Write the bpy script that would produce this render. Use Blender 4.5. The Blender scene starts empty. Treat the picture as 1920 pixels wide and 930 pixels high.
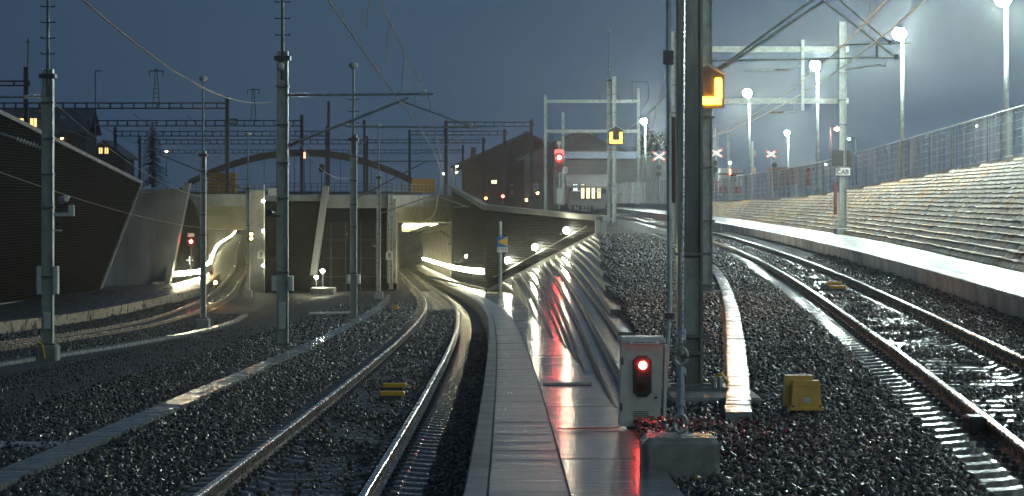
import bpy, bmesh, math, random
import numpy as np
from mathutils import Vector, Matrix
random.seed(7); RNG = np.random.default_rng(11)
SC = bpy.context.scene
COL = SC.collection
R = math.radians
# ------------------------------------------------------------------ camera, world, sun, exposure
F, HY, CX, CH = 4500.0, 372.0, 960.0, 2.07          # focal length in photo pixels, horizon row, centre column, eye height
cam_d = bpy.data.cameras.new('camera'); cam = bpy.data.objects.new('camera', cam_d); COL.objects.link(cam)
cam.location = (0, 0, CH); cam.rotation_euler = (R(90), 0, 0)
cam_d.sensor_width = 36; cam_d.lens = F / 1920 * 36; cam_d.shift_y = -93 / 1920; cam_d.clip_start = .5; cam_d.clip_end = 6000
SC.camera = cam
SC.view_settings.view_transform = 'Standard'; SC.view_settings.look = 'None'
SC.view_settings.exposure = .12; SC.view_settings.gamma = 1; SC.view_settings.use_curve_mapping = False
SC.cycles.max_bounces = 6; SC.cycles.diffuse_bounces = 2; SC.cycles.glossy_bounces = 3; SC.cycles.transparent_max_bounces = 10
HAZE = .00028
SC.cycles.volume_bounces = 0; SC.cycles.sample_clamp_indirect = 4; SC.cycles.sample_clamp_direct = 0
SC.cycles.use_denoising = True; SC.cycles.caustics_reflective = False; SC.cycles.caustics_refractive = False
wd = bpy.data.worlds.new('World'); SC.world = wd; wd.use_nodes = True
nt = wd.node_tree; nt.nodes.clear()
sky = nt.nodes.new('ShaderNodeTexSky'); sky.sky_type = 'NISHITA'; sky.sun_disc = False
sky.sun_elevation = R(1.0); sky.sun_rotation = R(140)
b1 = nt.nodes.new('ShaderNodeBackground'); b1.inputs[1].default_value = .05
hs = nt.nodes.new('ShaderNodeHueSaturation'); hs.inputs['Saturation'].default_value = .5; hs.inputs['Value'].default_value = .12
nt.links.new(sky.outputs[0], hs.inputs['Color']); nt.links.new(hs.outputs[0], b1.inputs[0])
tc = nt.nodes.new('ShaderNodeTexCoord'); sx = nt.nodes.new('ShaderNodeSeparateXYZ'); nt.links.new(tc.outputs['Generated'], sx.inputs[0])
mr = nt.nodes.new('ShaderNodeMapRange'); mr.inputs[1].default_value = -.28; mr.inputs[2].default_value = .28
nt.links.new(sx.outputs[0], mr.inputs[0])
nz = nt.nodes.new('ShaderNodeTexNoise'); nz.inputs['Scale'].default_value = 5; nz.inputs['Detail'].default_value = 5
nt.links.new(tc.outputs['Generated'], nz.inputs['Vector'])
ad = nt.nodes.new('ShaderNodeMath'); ad.operation = 'MULTIPLY_ADD'; ad.inputs[1].default_value = .25; nt.links.new(nz.outputs[0], ad.inputs[0])
sb = nt.nodes.new('ShaderNodeMath'); sb.operation = 'SUBTRACT'; sb.inputs[1].default_value = .125; nt.links.new(mr.outputs[0], sb.inputs[0]); nt.links.new(sb.outputs[0], ad.inputs[2])
cr = nt.nodes.new('ShaderNodeValToRGB'); cr.color_ramp.elements[0].color = (.020, .046, .088, 1); cr.color_ramp.elements[1].color = (.050, .096, .152, 1)
nt.links.new(ad.outputs[0], cr.inputs[0])
b2 = nt.nodes.new('ShaderNodeBackground'); b2.inputs[1].default_value = 1.0; nt.links.new(cr.outputs[0], b2.inputs[0])
ash = nt.nodes.new('ShaderNodeAddShader'); wo = nt.nodes.new('ShaderNodeOutputWorld')
nt.links.new(b1.outputs[0], ash.inputs[0]); nt.links.new(b2.outputs[0], ash.inputs[1]); nt.links.new(ash.outputs[0], wo.inputs[0])
sun_d = bpy.data.lights.new('sun', 'SUN'); sun_d.energy = .02; sun_d.angle = R(20); sun_d.color = (.8, .9, 1)
sun = bpy.data.objects.new('sun', sun_d); COL.objects.link(sun); sun.rotation_euler = (R(70), 0, R(-140))

# ------------------------------------------------------------------ helpers
def W(px, py, y): return Vector(((px - CX) / F * y, y, CH - (py - HY) / F * y))   # point of the place at ground distance y
def WX(px, y): return (px - CX) / F * y
def WZ(py, y): return CH - (py - HY) / F * y
def curve(zs, vs):
    zs = np.array(zs, float); vs = np.array(vs, float); d = np.diff(vs) / np.diff(zs)
    m = np.empty_like(vs); m[0] = d[0]; m[-1] = d[-1]; m[1:-1] = (d[:-1] * np.diff(zs)[1:] + d[1:] * np.diff(zs)[:-1]) / (np.diff(zs)[1:] + np.diff(zs)[:-1])
    def f(z):
        zz = np.asarray(z, float); i = np.clip(np.searchsorted(zs, zz) - 1, 0, len(zs) - 2)
        h = zs[i + 1] - zs[i]; t = (zz - zs[i]) / h; tc_ = np.clip(t, 0, 1)
        r = (2*tc_**3 - 3*tc_**2 + 1) * vs[i] + (tc_**3 - 2*tc_**2 + tc_) * h * m[i] + (-2*tc_**3 + 3*tc_**2) * vs[i+1] + (tc_**3 - tc_**2) * h * m[i+1]
        r = r + np.where(t < 0, t * h * m[i], 0) + np.where(t > 1, (t - 1) * h * m[i + 1], 0)
        return float(r) if np.ndim(z) == 0 else r
    return f
def lerp(a, b, t): return a + (b - a) * t
WL = {}
MATS = {}
def _new(name):
    m = bpy.data.materials.new(name); m.use_nodes = True; MATS[name] = m
    return m, m.node_tree, m.node_tree.nodes['Principled BSDF']
def M(name, col, rough=.5, metal=0., var=.3, sc=5., rvar=.12, bump=0., bsc=40., st=(1, 1, 1), col2=None, spec=.5, detail=6):
    if name in MATS: return MATS[name]
    m, t, p = _new(name); N = t.nodes.new; L = t.links.new
    c = N('ShaderNodeTexCoord'); mp = N('ShaderNodeMapping'); mp.inputs['Scale'].default_value = st; L(c.outputs['Object'], mp.inputs[0])
    n = N('ShaderNodeTexNoise'); n.inputs['Scale'].default_value = sc; n.inputs['Detail'].default_value = detail; n.inputs['Roughness'].default_value = .65; L(mp.outputs[0], n.inputs['Vector'])
    r = N('ShaderNodeValToRGB'); a = tuple(x * (1 - var) for x in col); b = col2 or tuple(min(1, x * (1 + var)) for x in col)
    r.color_ramp.elements[0].position = .32; r.color_ramp.elements[1].position = .68
    r.color_ramp.elements[0].color = (*a, 1); r.color_ramp.elements[1].color = (*b, 1); L(n.outputs[0], r.inputs[0]); L(r.outputs[0], p.inputs['Base Color'])
    n2 = N('ShaderNodeTexNoise'); n2.inputs['Scale'].default_value = sc * 1.7 + .3; n2.inputs['Detail'].default_value = 4; L(mp.outputs[0], n2.inputs['Vector'])
    q = N('ShaderNodeMapRange'); q.inputs[1].default_value = .35; q.inputs[2].default_value = .65; q.inputs[3].default_value = max(.02, rough - rvar); q.inputs[4].default_value = min(1, rough + rvar)
    L(n2.outputs[0], q.inputs[0]); L(q.outputs[0], p.inputs['Roughness'])
    p.inputs['Metallic'].default_value = metal; p.inputs['Specular IOR Level'].default_value = spec
    if bump:
        n3 = N('ShaderNodeTexNoise'); n3.inputs['Scale'].default_value = bsc; n3.inputs['Detail'].default_value = 5; L(mp.outputs[0], n3.inputs['Vector'])
        bp = N('ShaderNodeBump'); bp.inputs['Strength'].default_value = bump; bp.inputs['Distance'].default_value = .02; L(n3.outputs[0], bp.inputs['Height']); L(bp.outputs[0], p.inputs['Normal'])
    return m
def EM(name, col, s):
    if name in MATS: return MATS[name]
    m, t, p = _new(name); p.inputs['Base Color'].default_value = (*col, 1); p.inputs['Roughness'].default_value = .3
    p.inputs['Emission Color'].default_value = (*col, 1); p.inputs['Emission Strength'].default_value = s
    return m
class MB:
    def __init__(s): s.v = []; s.f = []; s.mi = []; s.uv = {}
    def add(s, vs, fs, mi=0):
        o = len(s.v); s.v += [Vector(v) for v in vs]; s.f += [tuple(i + o for i in f) for f in fs]; s.mi += [mi] * len(fs); return s
    def box(s, c, d, rz=0., mi=0, tilt=None):
        c = Vector(c); d = Vector(d) / 2
        m = Matrix.Rotation(rz, 3, 'Z')
        if tilt: m = m @ Matrix.Rotation(tilt[0], 3, 'X') @ Matrix.Rotation(tilt[1], 3, 'Y')
        vs = [c + m @ Vector((x * d.x, y * d.y, z * d.z)) for z in (-1, 1) for y in (-1, 1) for x in (-1, 1)]
        return s.add(vs, [(0, 2, 3, 1), (4, 5, 7, 6), (0, 1, 5, 4), (2, 6, 7, 3), (0, 4, 6, 2), (1, 3, 7, 5)], mi)
    def cbox(s, c, d, b, rz=0., mi=0):          # box with bevelled vertical edges and top
        x, y, z = d[0] / 2, d[1] / 2, d[2] / 2
        prof = [(x - b, y), (x, y - b), (x, -y + b), (x - b, -y), (-x + b, -y), (-x, -y + b), (-x, y - b), (-x + b, y)]
        vs = []; m = Matrix.Rotation(rz, 3, 'Z')
        for zz, k in ((-z, 0), (z - b, 0), (z, b)):
            for (a, q) in prof: vs.append(Vector(c) + m @ Vector((a * (1 - k / x), q * (1 - k / y), zz)))
        fs = [tuple(range(8))[::1], tuple(range(16, 24))[::-1]]
        for l in (0, 8):
            for i in range(8): j = (i + 1) % 8; fs.append((l + i, l + 8 + i, l + 8 + j, l + j))
        return s.add(vs, fs, mi)
    def tube(s, pts, r, n=8, mi=0, cap=True):
        pts = [Vector(p) for p in pts]; rs = r if isinstance(r, (list, tuple)) else [r] * len(pts); rings = []
        for i, p in enumerate(pts):
            d = (pts[min(i + 1, len(pts) - 1)] - pts[max(i - 1, 0)]).normalized()
            u = d.cross(Vector((0, 0, 1)) if abs(d.z) < .95 else Vector((1, 0, 0))).normalized(); w = d.cross(u)
            rings.append([p + rs[i] * (math.cos(2 * math.pi * k / n) * u + math.sin(2 * math.pi * k / n) * w) for k in range(n)])
        vs = [v for g in rings for v in g]; fs = []
        for i in range(len(pts) - 1):
            for k in range(n): k2 = (k + 1) % n; fs.append((i*n + k, i*n + k2, (i+1)*n + k2, (i+1)*n + k))
        if cap: fs += [tuple(range(n))[::-1], tuple(range((len(pts)-1) * n, len(pts) * n))]
        return s.add(vs, fs, mi)
    def bar(s, a, b, w, h, mi=0):
        a = Vector(a); b = Vector(b); d = (b - a).normalized()
        u = d.cross(Vector((0, 0, 1)) if abs(d.z) < .95 else Vector((0, 1, 0))).normalized(); q = u.cross(d)
        vs = [p + sx_ * u * w / 2 + sz * q * h / 2 for p in (a, b) for sz in (-1, 1) for sx_ in (-1, 1)]
        return s.add(vs, [(0, 1, 3, 2), (4, 6, 7, 5), (0, 4, 5, 1), (2, 3, 7, 6), (0, 2, 6, 4), (1, 5, 7, 3)], mi)
    def prism(s, poly, vec, mi=0):
        n = len(poly); vec = Vector(vec); vs = [Vector(p) for p in poly] + [Vector(p) + vec for p in poly]
        return s.add(vs, [tuple(range(n)), tuple(range(n, 2*n))[::-1]] + [(i, i + n, (i+1) % n + n, (i+1) % n) for i in range(n)], mi)
    def lathe(s, c, prof, n=12, mi=0):
        c = Vector(c); vs = [c + Vector((r * math.cos(2*math.pi*k/n), r * math.sin(2*math.pi*k/n), z)) for r, z in prof for k in range(n)]; fs = []
        for i in range(len(prof) - 1):
            for k in range(n): k2 = (k+1) % n; fs.append((i*n + k, i*n + k2, (i+1)*n + k2, (i+1)*n + k))
        fs += [tuple(range(n))[::-1], tuple(range((len(prof)-1)*n, len(prof)*n))]
        return s.add(vs, fs, mi)
    def ibeam(s, base, h, w, d, t=.018, mi=0):      # flanges left and right, web across the view
        b = Vector(base)
        for k in (-1, 1): s.box(b + Vector((k * (w/2 - t/2), 0, h/2)), (t, d, h), mi=mi)
        return s.box(b + Vector((0, 0, h/2)), (w - 2*t, t, h), mi=mi)
    def strip(s, rows, mi=0):                        # grid of rows of points
        o = len(s.v); n = len(rows[0])
        for r in rows: s.v += [Vector(p) for p in r]
        for i in range(len(rows) - 1):
            for k in range(n - 1): s.f.append((o + i*n + k, o + i*n + k + 1, o + (i+1)*n + k + 1, o + (i+1)*n + k)); s.mi.append(mi)
        return s
    def build(s, name, mats, parent=None, smooth=False, uv=None):
        if not isinstance(mats, (list, tuple)): mats = [mats]
        if parent is not None: o0 = WL[parent.name]
        else:
            xs = [v.x for v in s.v]; ys = [v.y for v in s.v]; zs = [v.z for v in s.v]
            o0 = Vector(((min(xs)+max(xs))/2, (min(ys)+max(ys))/2, min(zs)))
        me = bpy.data.meshes.new(name); me.from_pydata([v - o0 for v in s.v], [], s.f); me.update()
        for m in mats: me.materials.append(m)
        if len(mats) > 1: me.polygons.foreach_set('material_index', s.mi)
        if uv is not None:
            lay = me.uv_layers.new(name='UVMap'); idx = np.zeros(len(me.loops), dtype=np.int32); me.loops.foreach_get('vertex_index', idx)
            lay.data.foreach_set('uv', np.array(uv, dtype=np.float32)[idx].ravel())
        bm = bmesh.new(); bm.from_mesh(me); bmesh.ops.recalc_face_normals(bm, faces=bm.faces); bm.to_mesh(me); bm.free()
        if smooth: me.polygons.foreach_set('use_smooth', [len(p.vertices) == 4 for p in me.polygons])
        o = bpy.data.objects.new(name, me); COL.objects.link(o)
        if parent is not None: o.parent = parent
        else: o.location = o0
        WL[o.name] = o0.copy()
        return o
def tag(o, label=None, cat=None, group=None, kind=None):
    if label: o['label'] = label
    if cat: o['category'] = cat
    if group: o['group'] = group
    if kind: o['kind'] = kind
    return o
def thing(name, label, cat, loc, group=None):
    o = bpy.data.objects.new(name, None); COL.objects.link(o); o.location = loc; o.empty_display_size = .2; WL[o.name] = Vector(loc)
    return tag(o, label, cat, group)
def struct(o, label, cat=None): return tag(o, label, cat, kind='structure')
def copy_tree(o, loc, label=None, rz=0.):
    c = o.copy(); COL.objects.link(c); c.location = loc; c.rotation_euler = (0, 0, rz); WL[c.name] = Vector(loc)
    if label: c['label'] = label
    for ch in list(o.children):
        d = ch.copy(); COL.objects.link(d); d.parent = c
        for g in list(ch.children): e = g.copy(); COL.objects.link(e); e.parent = d
    return c
def text(parent, body, size, p, mat, name='lettering', rz=0., tilt=0.):
    cu = bpy.data.curves.new(name, 'FONT'); cu.body = body; cu.size = size; cu.align_x = 'CENTER'; cu.align_y = 'CENTER'; cu.extrude = .004; cu.offset = .006 * size
    cu.materials.append(mat); q = bpy.data.objects.new('text_source', cu); COL.objects.link(q); bpy.context.view_layer.update()
    me = bpy.data.meshes.new_from_object(q.evaluated_get(bpy.context.evaluated_depsgraph_get())); bpy.data.objects.remove(q)
    o = bpy.data.objects.new(name, me); COL.objects.link(o); o.parent = parent
    o.location = Vector(p) - WL[parent.name]; o.rotation_euler = (R(90) + tilt, 0, rz)
    return o

# ------------------------------------------------------------------ materials
def gravel_mat(name, dark, light, sc, rough, bump, brown=None):
    m, t, p = _new(name); N = t.nodes.new; L = t.links.new
    c = N('ShaderNodeTexCoord'); v = N('ShaderNodeTexVoronoi'); v.inputs['Scale'].default_value = sc; L(c.outputs['Object'], v.inputs['Vector'])
    n = N('ShaderNodeTexNoise'); n.inputs['Scale'].default_value = .5; n.inputs['Detail'].default_value = 6; L(c.outputs['Object'], n.inputs['Vector'])
    mx = N('ShaderNodeMix'); mx.data_type = 'RGBA'; mx.inputs[6].default_value = (*dark, 1); mx.inputs[7].default_value = (*light, 1)
    s = N('ShaderNodeSeparateColor'); L(v.outputs['Color'], s.inputs[0])
    pw = N('ShaderNodeMath'); pw.operation = 'POWER'; pw.inputs[1].default_value = 2.2; L(s.outputs[0], pw.inputs[0])
    mu = N('ShaderNodeMath'); mu.operation = 'MULTIPLY'; L(pw.outputs[0], mu.inputs[0]); L(n.outputs[0], mu.inputs[1]); mu2 = N('ShaderNodeMath'); mu2.operation = 'MULTIPLY'; mu2.inputs[1].default_value = 1.8; L(mu.outputs[0], mu2.inputs[0])
    L(mu2.outputs[0], mx.inputs[0]); L(mx.outputs[2], p.inputs['Base Color'])
    p.inputs['Roughness'].default_value = rough; p.inputs['Specular IOR Level'].default_value = .5
    n2 = N('ShaderNodeTexNoise'); n2.inputs['Scale'].default_value = sc * .8; n2.inputs['Detail'].default_value = 3; L(c.outputs['Object'], n2.inputs['Vector'])
    a = N('ShaderNodeMath'); a.operation = 'SUBTRACT'; L(n2.outputs[0], a.inputs[0]); L(v.outputs['Distance'], a.inputs[1])
    b = N('ShaderNodeBump'); b.inputs['Strength'].default_value = bump; b.inputs['Distance'].default_value = .05; L(a.outputs[0], b.inputs['Height']); L(b.outputs[0], p.inputs['Normal'])
    return m
G_BAL = gravel_mat('ballast_gravel', (.012, .014, .015), (.07, .075, .078), 16, .55, 1.)
G_FINE = gravel_mat('fine_gravel', (.018, .021, .022), (.07, .076, .078), 30, .6, .8)
def stone_mat():
    m, t, p = _new('ballast_stone'); N = t.nodes.new; L = t.links.new
    g = N('ShaderNodeNewGeometry'); r = N('ShaderNodeValToRGB'); e = r.color_ramp.elements
    e[0].color = (.008, .010, .011, 1); e[1].position = .8; e[1].color = (.044, .049, .051, 1); x = e.new(.95); x.color = (.13, .135, .13, 1); x = e.new(.985); x.color = (.15, .10, .05, 1)
    L(g.outputs['Random Per Island'], r.inputs[0]); L(r.outputs[0], p.inputs['Base Color']); p.inputs['Roughness'].default_value = .36
    return m
STONE = stone_mat()
CONC = M('wet_concrete', (.27, .28, .27), .38, var=.35, sc=1.5, bump=.2, bsc=30)
CONC_D = M('weathered_concrete', (.2, .205, .2), .6, var=.35, sc=1.2, bump=.25, bsc=20)
CONC_S = M('stained_board_concrete', (.20, .21, .205), .65, var=.35, sc=.5, bump=.2, bsc=8, st=(1, 1, .35))
SLEEP = M('sleeper_concrete', (.12, .125, .12), .2, var=.4, sc=4, bump=.1, bsc=12, rvar=.08)
RUST = M('rusty_rail_side', (.06, .036, .022), .3, var=.5, sc=6, metal=.3)
SHINE = M('polished_rail_head', (.62, .62, .60), .26, metal=1, var=.15, sc=3, rvar=.06)
GALV = M('galvanised_steel', (.34, .37, .35), .45, metal=.55, var=.3, sc=4, bump=.1, bsc=60)
DSTEEL = M('dark_steel', (.05, .055, .06), .5, metal=.3, var=.3, sc=3)
GSTEEL = M('grey_steel', (.13, .14, .145), .5, metal=.4, var=.3, sc=3)
WIRE = M('copper_wire', (.30, .26, .18), .4, metal=.7, var=.2)
BLACK = M('black_plastic', (.012, .012, .013), .45, var=.3)
WHITE = M('white_paint', (.7, .71, .69), .45, var=.12, sc=8)
OFFW = M('off_white_panel', (.5, .52, .49), .5, var=.15, sc=6)
YELL = M('yellow_plastic', (.62, .33, .02), .4, var=.15, sc=6)
RIB = M('dark_ribbed_cladding', (.010, .011, .012), .8, var=.4, sc=2, spec=0.)
RIBB = M('black_cladding_backing', (.004, .004, .0045), .8, var=.3, spec=.2)
INSU = M('brown_insulator', (.12, .07, .05), .25, var=.2)
REDP = M('red_paint', (.5, .03, .02), .4, var=.1)
BLUE = M('blue_paint', (.02, .13, .42), .4, var=.1)
YPAN = M('yellow_paint', (.75, .48, .03), .4, var=.1)
ROOF = M('dark_roof_tiles', (.10, .095, .095), .5, var=.4, sc=1, bump=.4, bsc=6)
WOOD = M('dark_timber', (.05, .036, .028), .7, var=.4, sc=1, st=(4, 4, .4))
def wet_paving(name='wet_paving', lo=(.10, .105, .105), hi=(.24, .25, .245), rip=.3):
    m, t, p = _new(name); N = t.nodes.new; L = t.links.new
    c = N('ShaderNodeTexCoord'); n = N('ShaderNodeTexNoise'); n.inputs['Scale'].default_value = 2.5; n.inputs['Detail'].default_value = 7; L(c.outputs['Object'], n.inputs['Vector'])
    r = N('ShaderNodeValToRGB'); r.color_ramp.elements[0].position = .3; r.color_ramp.elements[0].color = (*lo, 1); r.color_ramp.elements[1].position = .7; r.color_ramp.elements[1].color = (*hi, 1); L(n.outputs[0], r.inputs[0]); L(r.outputs[0], p.inputs['Base Color'])
    mp = N('ShaderNodeMapping'); mp.inputs['Scale'].default_value = (.22, 5, .22); L(c.outputs['Object'], mp.inputs[0])
    n2 = N('ShaderNodeTexNoise'); n2.inputs['Scale'].default_value = 3.; n2.inputs['Detail'].default_value = 4; L(mp.outputs[0], n2.inputs['Vector'])
    q = N('ShaderNodeMapRange'); q.inputs[1].default_value = .3; q.inputs[2].default_value = .7; q.inputs[3].default_value = .11; q.inputs[4].default_value = .27; L(n2.outputs[0], q.inputs[0]); L(q.outputs[0], p.inputs['Roughness'])
    b = N('ShaderNodeBump'); b.inputs['Strength'].default_value = rip; b.inputs['Distance'].default_value = .02; L(n2.outputs[0], b.inputs['Height']); L(b.outputs[0], p.inputs['Normal'])
    p.inputs['Specular IOR Level'].default_value = .7
    return m
PAVE = wet_paving()
def course_mat():
    m, t, p = _new('rough_stone_courses'); N = t.nodes.new; L = t.links.new
    u = N('ShaderNodeUVMap'); c = N('ShaderNodeTexCoord')
    br = N('ShaderNodeTexBrick'); br.inputs['Scale'].default_value = 1; br.inputs['Brick Width'].default_value = .95; br.inputs['Row Height'].default_value = 1.; br.inputs['Mortar Size'].default_value = .012
    br.inputs['Color1'].default_value = (.66, .32, .04, 1); br.inputs['Color2'].default_value = (.56, .48, .32, 1); br.inputs['Mortar'].default_value = (.05, .05, .04, 1); br.inputs['Bias'].default_value = -.1; L(u.outputs[0], br.inputs['Vector'])
    big = N('ShaderNodeTexNoise'); big.inputs['Scale'].default_value = .22; big.inputs['Detail'].default_value = 4; L(c.outputs['Object'], big.inputs['Vector'])
    mx = N('ShaderNodeMix'); mx.data_type = 'RGBA'; mx.inputs[7].default_value = (.36, .34, .25, 1); L(br.outputs[0], mx.inputs[6])
    rr = N('ShaderNodeMapRange'); rr.inputs[1].default_value = .48; rr.inputs[2].default_value = .72; L(big.outputs[0], rr.inputs[0]); L(rr.outputs[0], mx.inputs[0])
    mp = N('ShaderNodeMapping'); mp.inputs['Scale'].default_value = (5, 5, .8); L(c.outputs['Object'], mp.inputs[0])
    s = N('ShaderNodeTexNoise'); s.inputs['Scale'].default_value = 1.3; s.inputs['Detail'].default_value = 6; s.inputs['Roughness'].default_value = .7; L(mp.outputs[0], s.inputs['Vector'])
    q = N('ShaderNodeValToRGB'); q.color_ramp.elements[0].position = .44; q.color_ramp.elements[0].color = (.10, .085, .055, 1); q.color_ramp.elements[1].position = .58; q.color_ramp.elements[1].color = (1, 1, 1, 1); L(s.outputs[0], q.inputs[0])
    mm = N('ShaderNodeMix'); mm.data_type = 'RGBA'; mm.blend_type = 'MULTIPLY'; mm.inputs[0].default_value = 1; L(mx.outputs[2], mm.inputs[6]); L(q.outputs[0], mm.inputs[7]); L(mm.outputs[2], p.inputs['Base Color'])
    p.inputs['Roughness'].default_value = .6; p.inputs['Specular IOR Level'].default_value = .35
    b = N('ShaderNodeBump'); b.inputs['Strength'].default_value = .6; b.inputs['Distance'].default_value = .04; L(s.outputs[0], b.inputs['Height']); L(b.outputs[0], p.inputs['Normal'])
    return m
COURSE = course_mat()
L_WHITE = EM('floodlight_glow', (.84, 1., .92), 2300)
L_WHITE2 = EM('rear_floodlight_glow', (.82, 1., .9), 470)
L_STRIP = EM('handrail_lamp_glow', (1., .93, .55), 125)
L_STRIPL = EM('left_handrail_lamp_glow', (1., .93, .55), 190)
L_WALL = EM('wall_lamp_glow', (1., .95, .66), 320)
L_WIN = EM('lit_window', (1., .68, .25), 1.6)
L_SHOP = EM('lit_shop_window', (1., .86, .5), 2.2)
L_RED = EM('red_signal_glow', (1., .05, .03), 260)
L_RED2 = EM('small_red_signal_glow', (1., .06, .03), 45)
L_AMB = EM('amber_indicator_glow', (1., .37, .004), 105)
L_AMB2 = EM('far_amber_indicator_glow', (1., .5, .03), 9)
L_ORA = EM('orange_lamp_glow', (1., .42, .1), 160)
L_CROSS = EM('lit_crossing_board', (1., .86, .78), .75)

# ------------------------------------------------------------------ alignments (distance from the camera -> sideways place / depth below the eye)
Xc = curve([5, 22, 42, 87, 123, 158, 200, 234, 290, 340, 430], [-2.1, -2.12, -2.2, -2.72, -3.65, -5.05, -7.2, -9.15, -12.3, -15.2, -20])
Hc = curve([5, 40, 87, 158, 200, 234, 290, 340, 430], [2.24, 3.2, 4.5, 6.44, 7.5, 8.25, 9.35, 10.3, 12.1])
Xr = curve([5, 20, 31, 37.6, 77.6, 110, 152, 200, 260, 330, 420], [3.8, 5.04, 5.9, 6.38, 8.95, 10.4, 11.6, 12.0, 11.2, 9.3, 5.8])
Hr = curve([5, 120, 160, 200, 260, 330, 420], [2.07, 2.07, 2.04, 1.93, 1.70, 1.45, 1.3])
Xl = curve([60, 95, 120, 140, 172, 220, 250, 305, 450, 700, 1000], [-20.8, -20.2, -20.1, -20.4, -21.7, -25.9, -28.9, -34.5, -51, -78.5, -112])
Hl = curve([60, 78, 95, 140, 172, 220, 305, 450, 700, 1000], [4.7, 5.2, 5.75, 6.95, 7.3, 7.9, 8.95, 10.3, 12.3, 14.5])
Xp = lambda z: Xc(z) + 1.75 - .15 * min(1, max(0, (z - 80) / 60))          # walkway kerb line
Hp = lambda z: Hc(z) - .40 + .12 * min(1, max(0, (z - 80) / 80))
Xb = curve([15, 54, 75, 107, 155, 205, 260, 330], [8.2, 11.5, 13.1, 15.1, 16.7, 17.2, 16.2, 14.2])   # foot of the stone terraces
JF = curve([20, 95, 104, 132, 148, 165, 200, 240, 300], [19.5, 19.5, 18.4, 14.5, 12, 9.8, 8, 7, 6])
ZPL = .42
Xf = lambda z: Xb(z) + .33 * JF(z) + .45
Zf = lambda z: ZPL + .17 * (JF(z) + 1)
Xrib_r = lambda z: lerp(-1.76, -6.3, (z - 165) / 85) if z < 250 else Xc(z) + 3.8
Xlw = curve([196, 240, 305, 450, 700, 1000], [-28.4, -31, -38.5, -55.5, -82, -115])

# ------------------------------------------------------------------ steps between walkway and upper gravel: near point, wall point
def on_walk(px, py):
    z = 40.
    for _ in range(60): z = Hp(z) * F / (py - HY)
    return z, WX(px, z), Hp(z)
def on_grav(px, py, h=2.32): z = h * F / (py - HY); return z, WX(px, z), h
def on_wall(px, py): z = 165 - 15 * (px - 912) / 203 - .1; return z, WX(px, z), (py - HY) / F * z
STEP = [(on_walk(975, 557), on_wall(941, 529)), (on_walk(1008, 606), on_wall(959, 520)), (on_walk(1036, 635), on_wall(974, 513)), (on_walk(1060, 653), on_wall(987, 508)),
        (on_walk(1080, 676), on_wall(998, 502)), (on_walk(1098, 700), on_wall(1009, 497)), (on_walk(1154, 763), on_wall(1020, 491)), ((33., 1.48, 2.36), on_wall(1031, 485)), ((42., 1.88, 2.34), on_wall(1042, 478))]
TIP = [(1165, 580), (1152, 540), (1145, 515), (1142, 492), (1136, 478), (1133, 465), (1129, 453)]
WEND = [(1053, 472), (1063, 467), (1073, 462), (1084, 456), (1094, 451), (1103, 446), (1110, 442)]
for tp, we in zip(TIP, WEND):
    z, x, h = on_grav(*tp); STEP.append(((z, x - .22, h), on_wall(*we)))
def step_at(i, z):
    (z0, x0, h0), (z1, x1, h1) = STEP[i]; t = min(1, max(0, (z - z0) / (z1 - z0)))
    b = 4 * t * (1 - t)
    return x0 + (x1 - x0) * t + .16 * b, h0 + (h1 - h0) * t + .03 * b
zN = [s[0][0] for s in STEP]
def Xg(z):                                                                 # ragged edge of the upper gravel
    if z < STEP[9][0][0]: return curve([5, 19, 26, 33, 42, STEP[9][0][0]], [1.3, 1.22, 1.22, 1.68, 2.06, STEP[9][0][1] + .16])(z)
    for i in range(len(STEP) - 1, 8, -1):
        if z >= zN[i]:
            ze = zN[i + 1] if i + 1 < len(STEP) else 151
            return lerp(STEP[i][0][1] + .33, step_at(i, z)[0] + .10, min(1, ((z - zN[i]) / (ze - zN[i])) ** .8))
    return 1.62
# ------------------------------------------------------------------ ground sheets
def yard_h(x, z):
    a = Hc(z) + .225; b = Hl(z) + .22
    t = min(1, max(0, (Xc(z) - 6.5 - x) / max(1, (Xc(z) - 6.5 + 15.5)))); t = t * t * (3 - 2 * t)
    return a + (b - a) * t
zs_n = list(np.concatenate([np.arange(6, 60, 1.5), np.arange(60, 130, 3), np.arange(130, 203, 5)]))
def yard():
    m = MB(); rows = []
    for z in zs_n:
        x0, x1 = -60., Xp(z) + .05
        xs = [x0, -40] + list(np.linspace(-34, x1, 36))
        rows.append([(x, z, CH - yard_h(x, z)) for x in xs])
    m.strip(rows); o = m.build('yard_ground', G_FINE, smooth=True); struct(o, 'dark wet gravel of the yard left of the centre track')
    m = MB(); rows = []
    for z in zs_n:                                                          # coarser ballast bed round the centre track
        xs = list(np.linspace(Xc(z) - 5.5, Xp(z) + .04, 14)); rows.append([(x, z, CH - yard_h(x, z) + .012) for x in xs])
    m.strip(rows); struct(m.build('ballast_bed', G_BAL, smooth=True), 'coarse ballast bed under the centre track')
    m = MB(); rows = []
    for z in zs_n:
        if z < 60: continue
        xs = list(np.linspace(Xl(z) - 4.6, Xl(z) + 4.2, 14)); rows.append([(x, z, CH - yard_h(x, z) + .012) for x in xs])
    m.strip(rows); struct(m.build('ballast_bed', G_BAL, smooth=True), 'ballast bed under the far left track')
yard()
def shoulder(x, z): t = min(1, max(0, (x - Xr(z) - 1.25) / .7)); return .2 * t * t * (3 - 2 * t)
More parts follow.
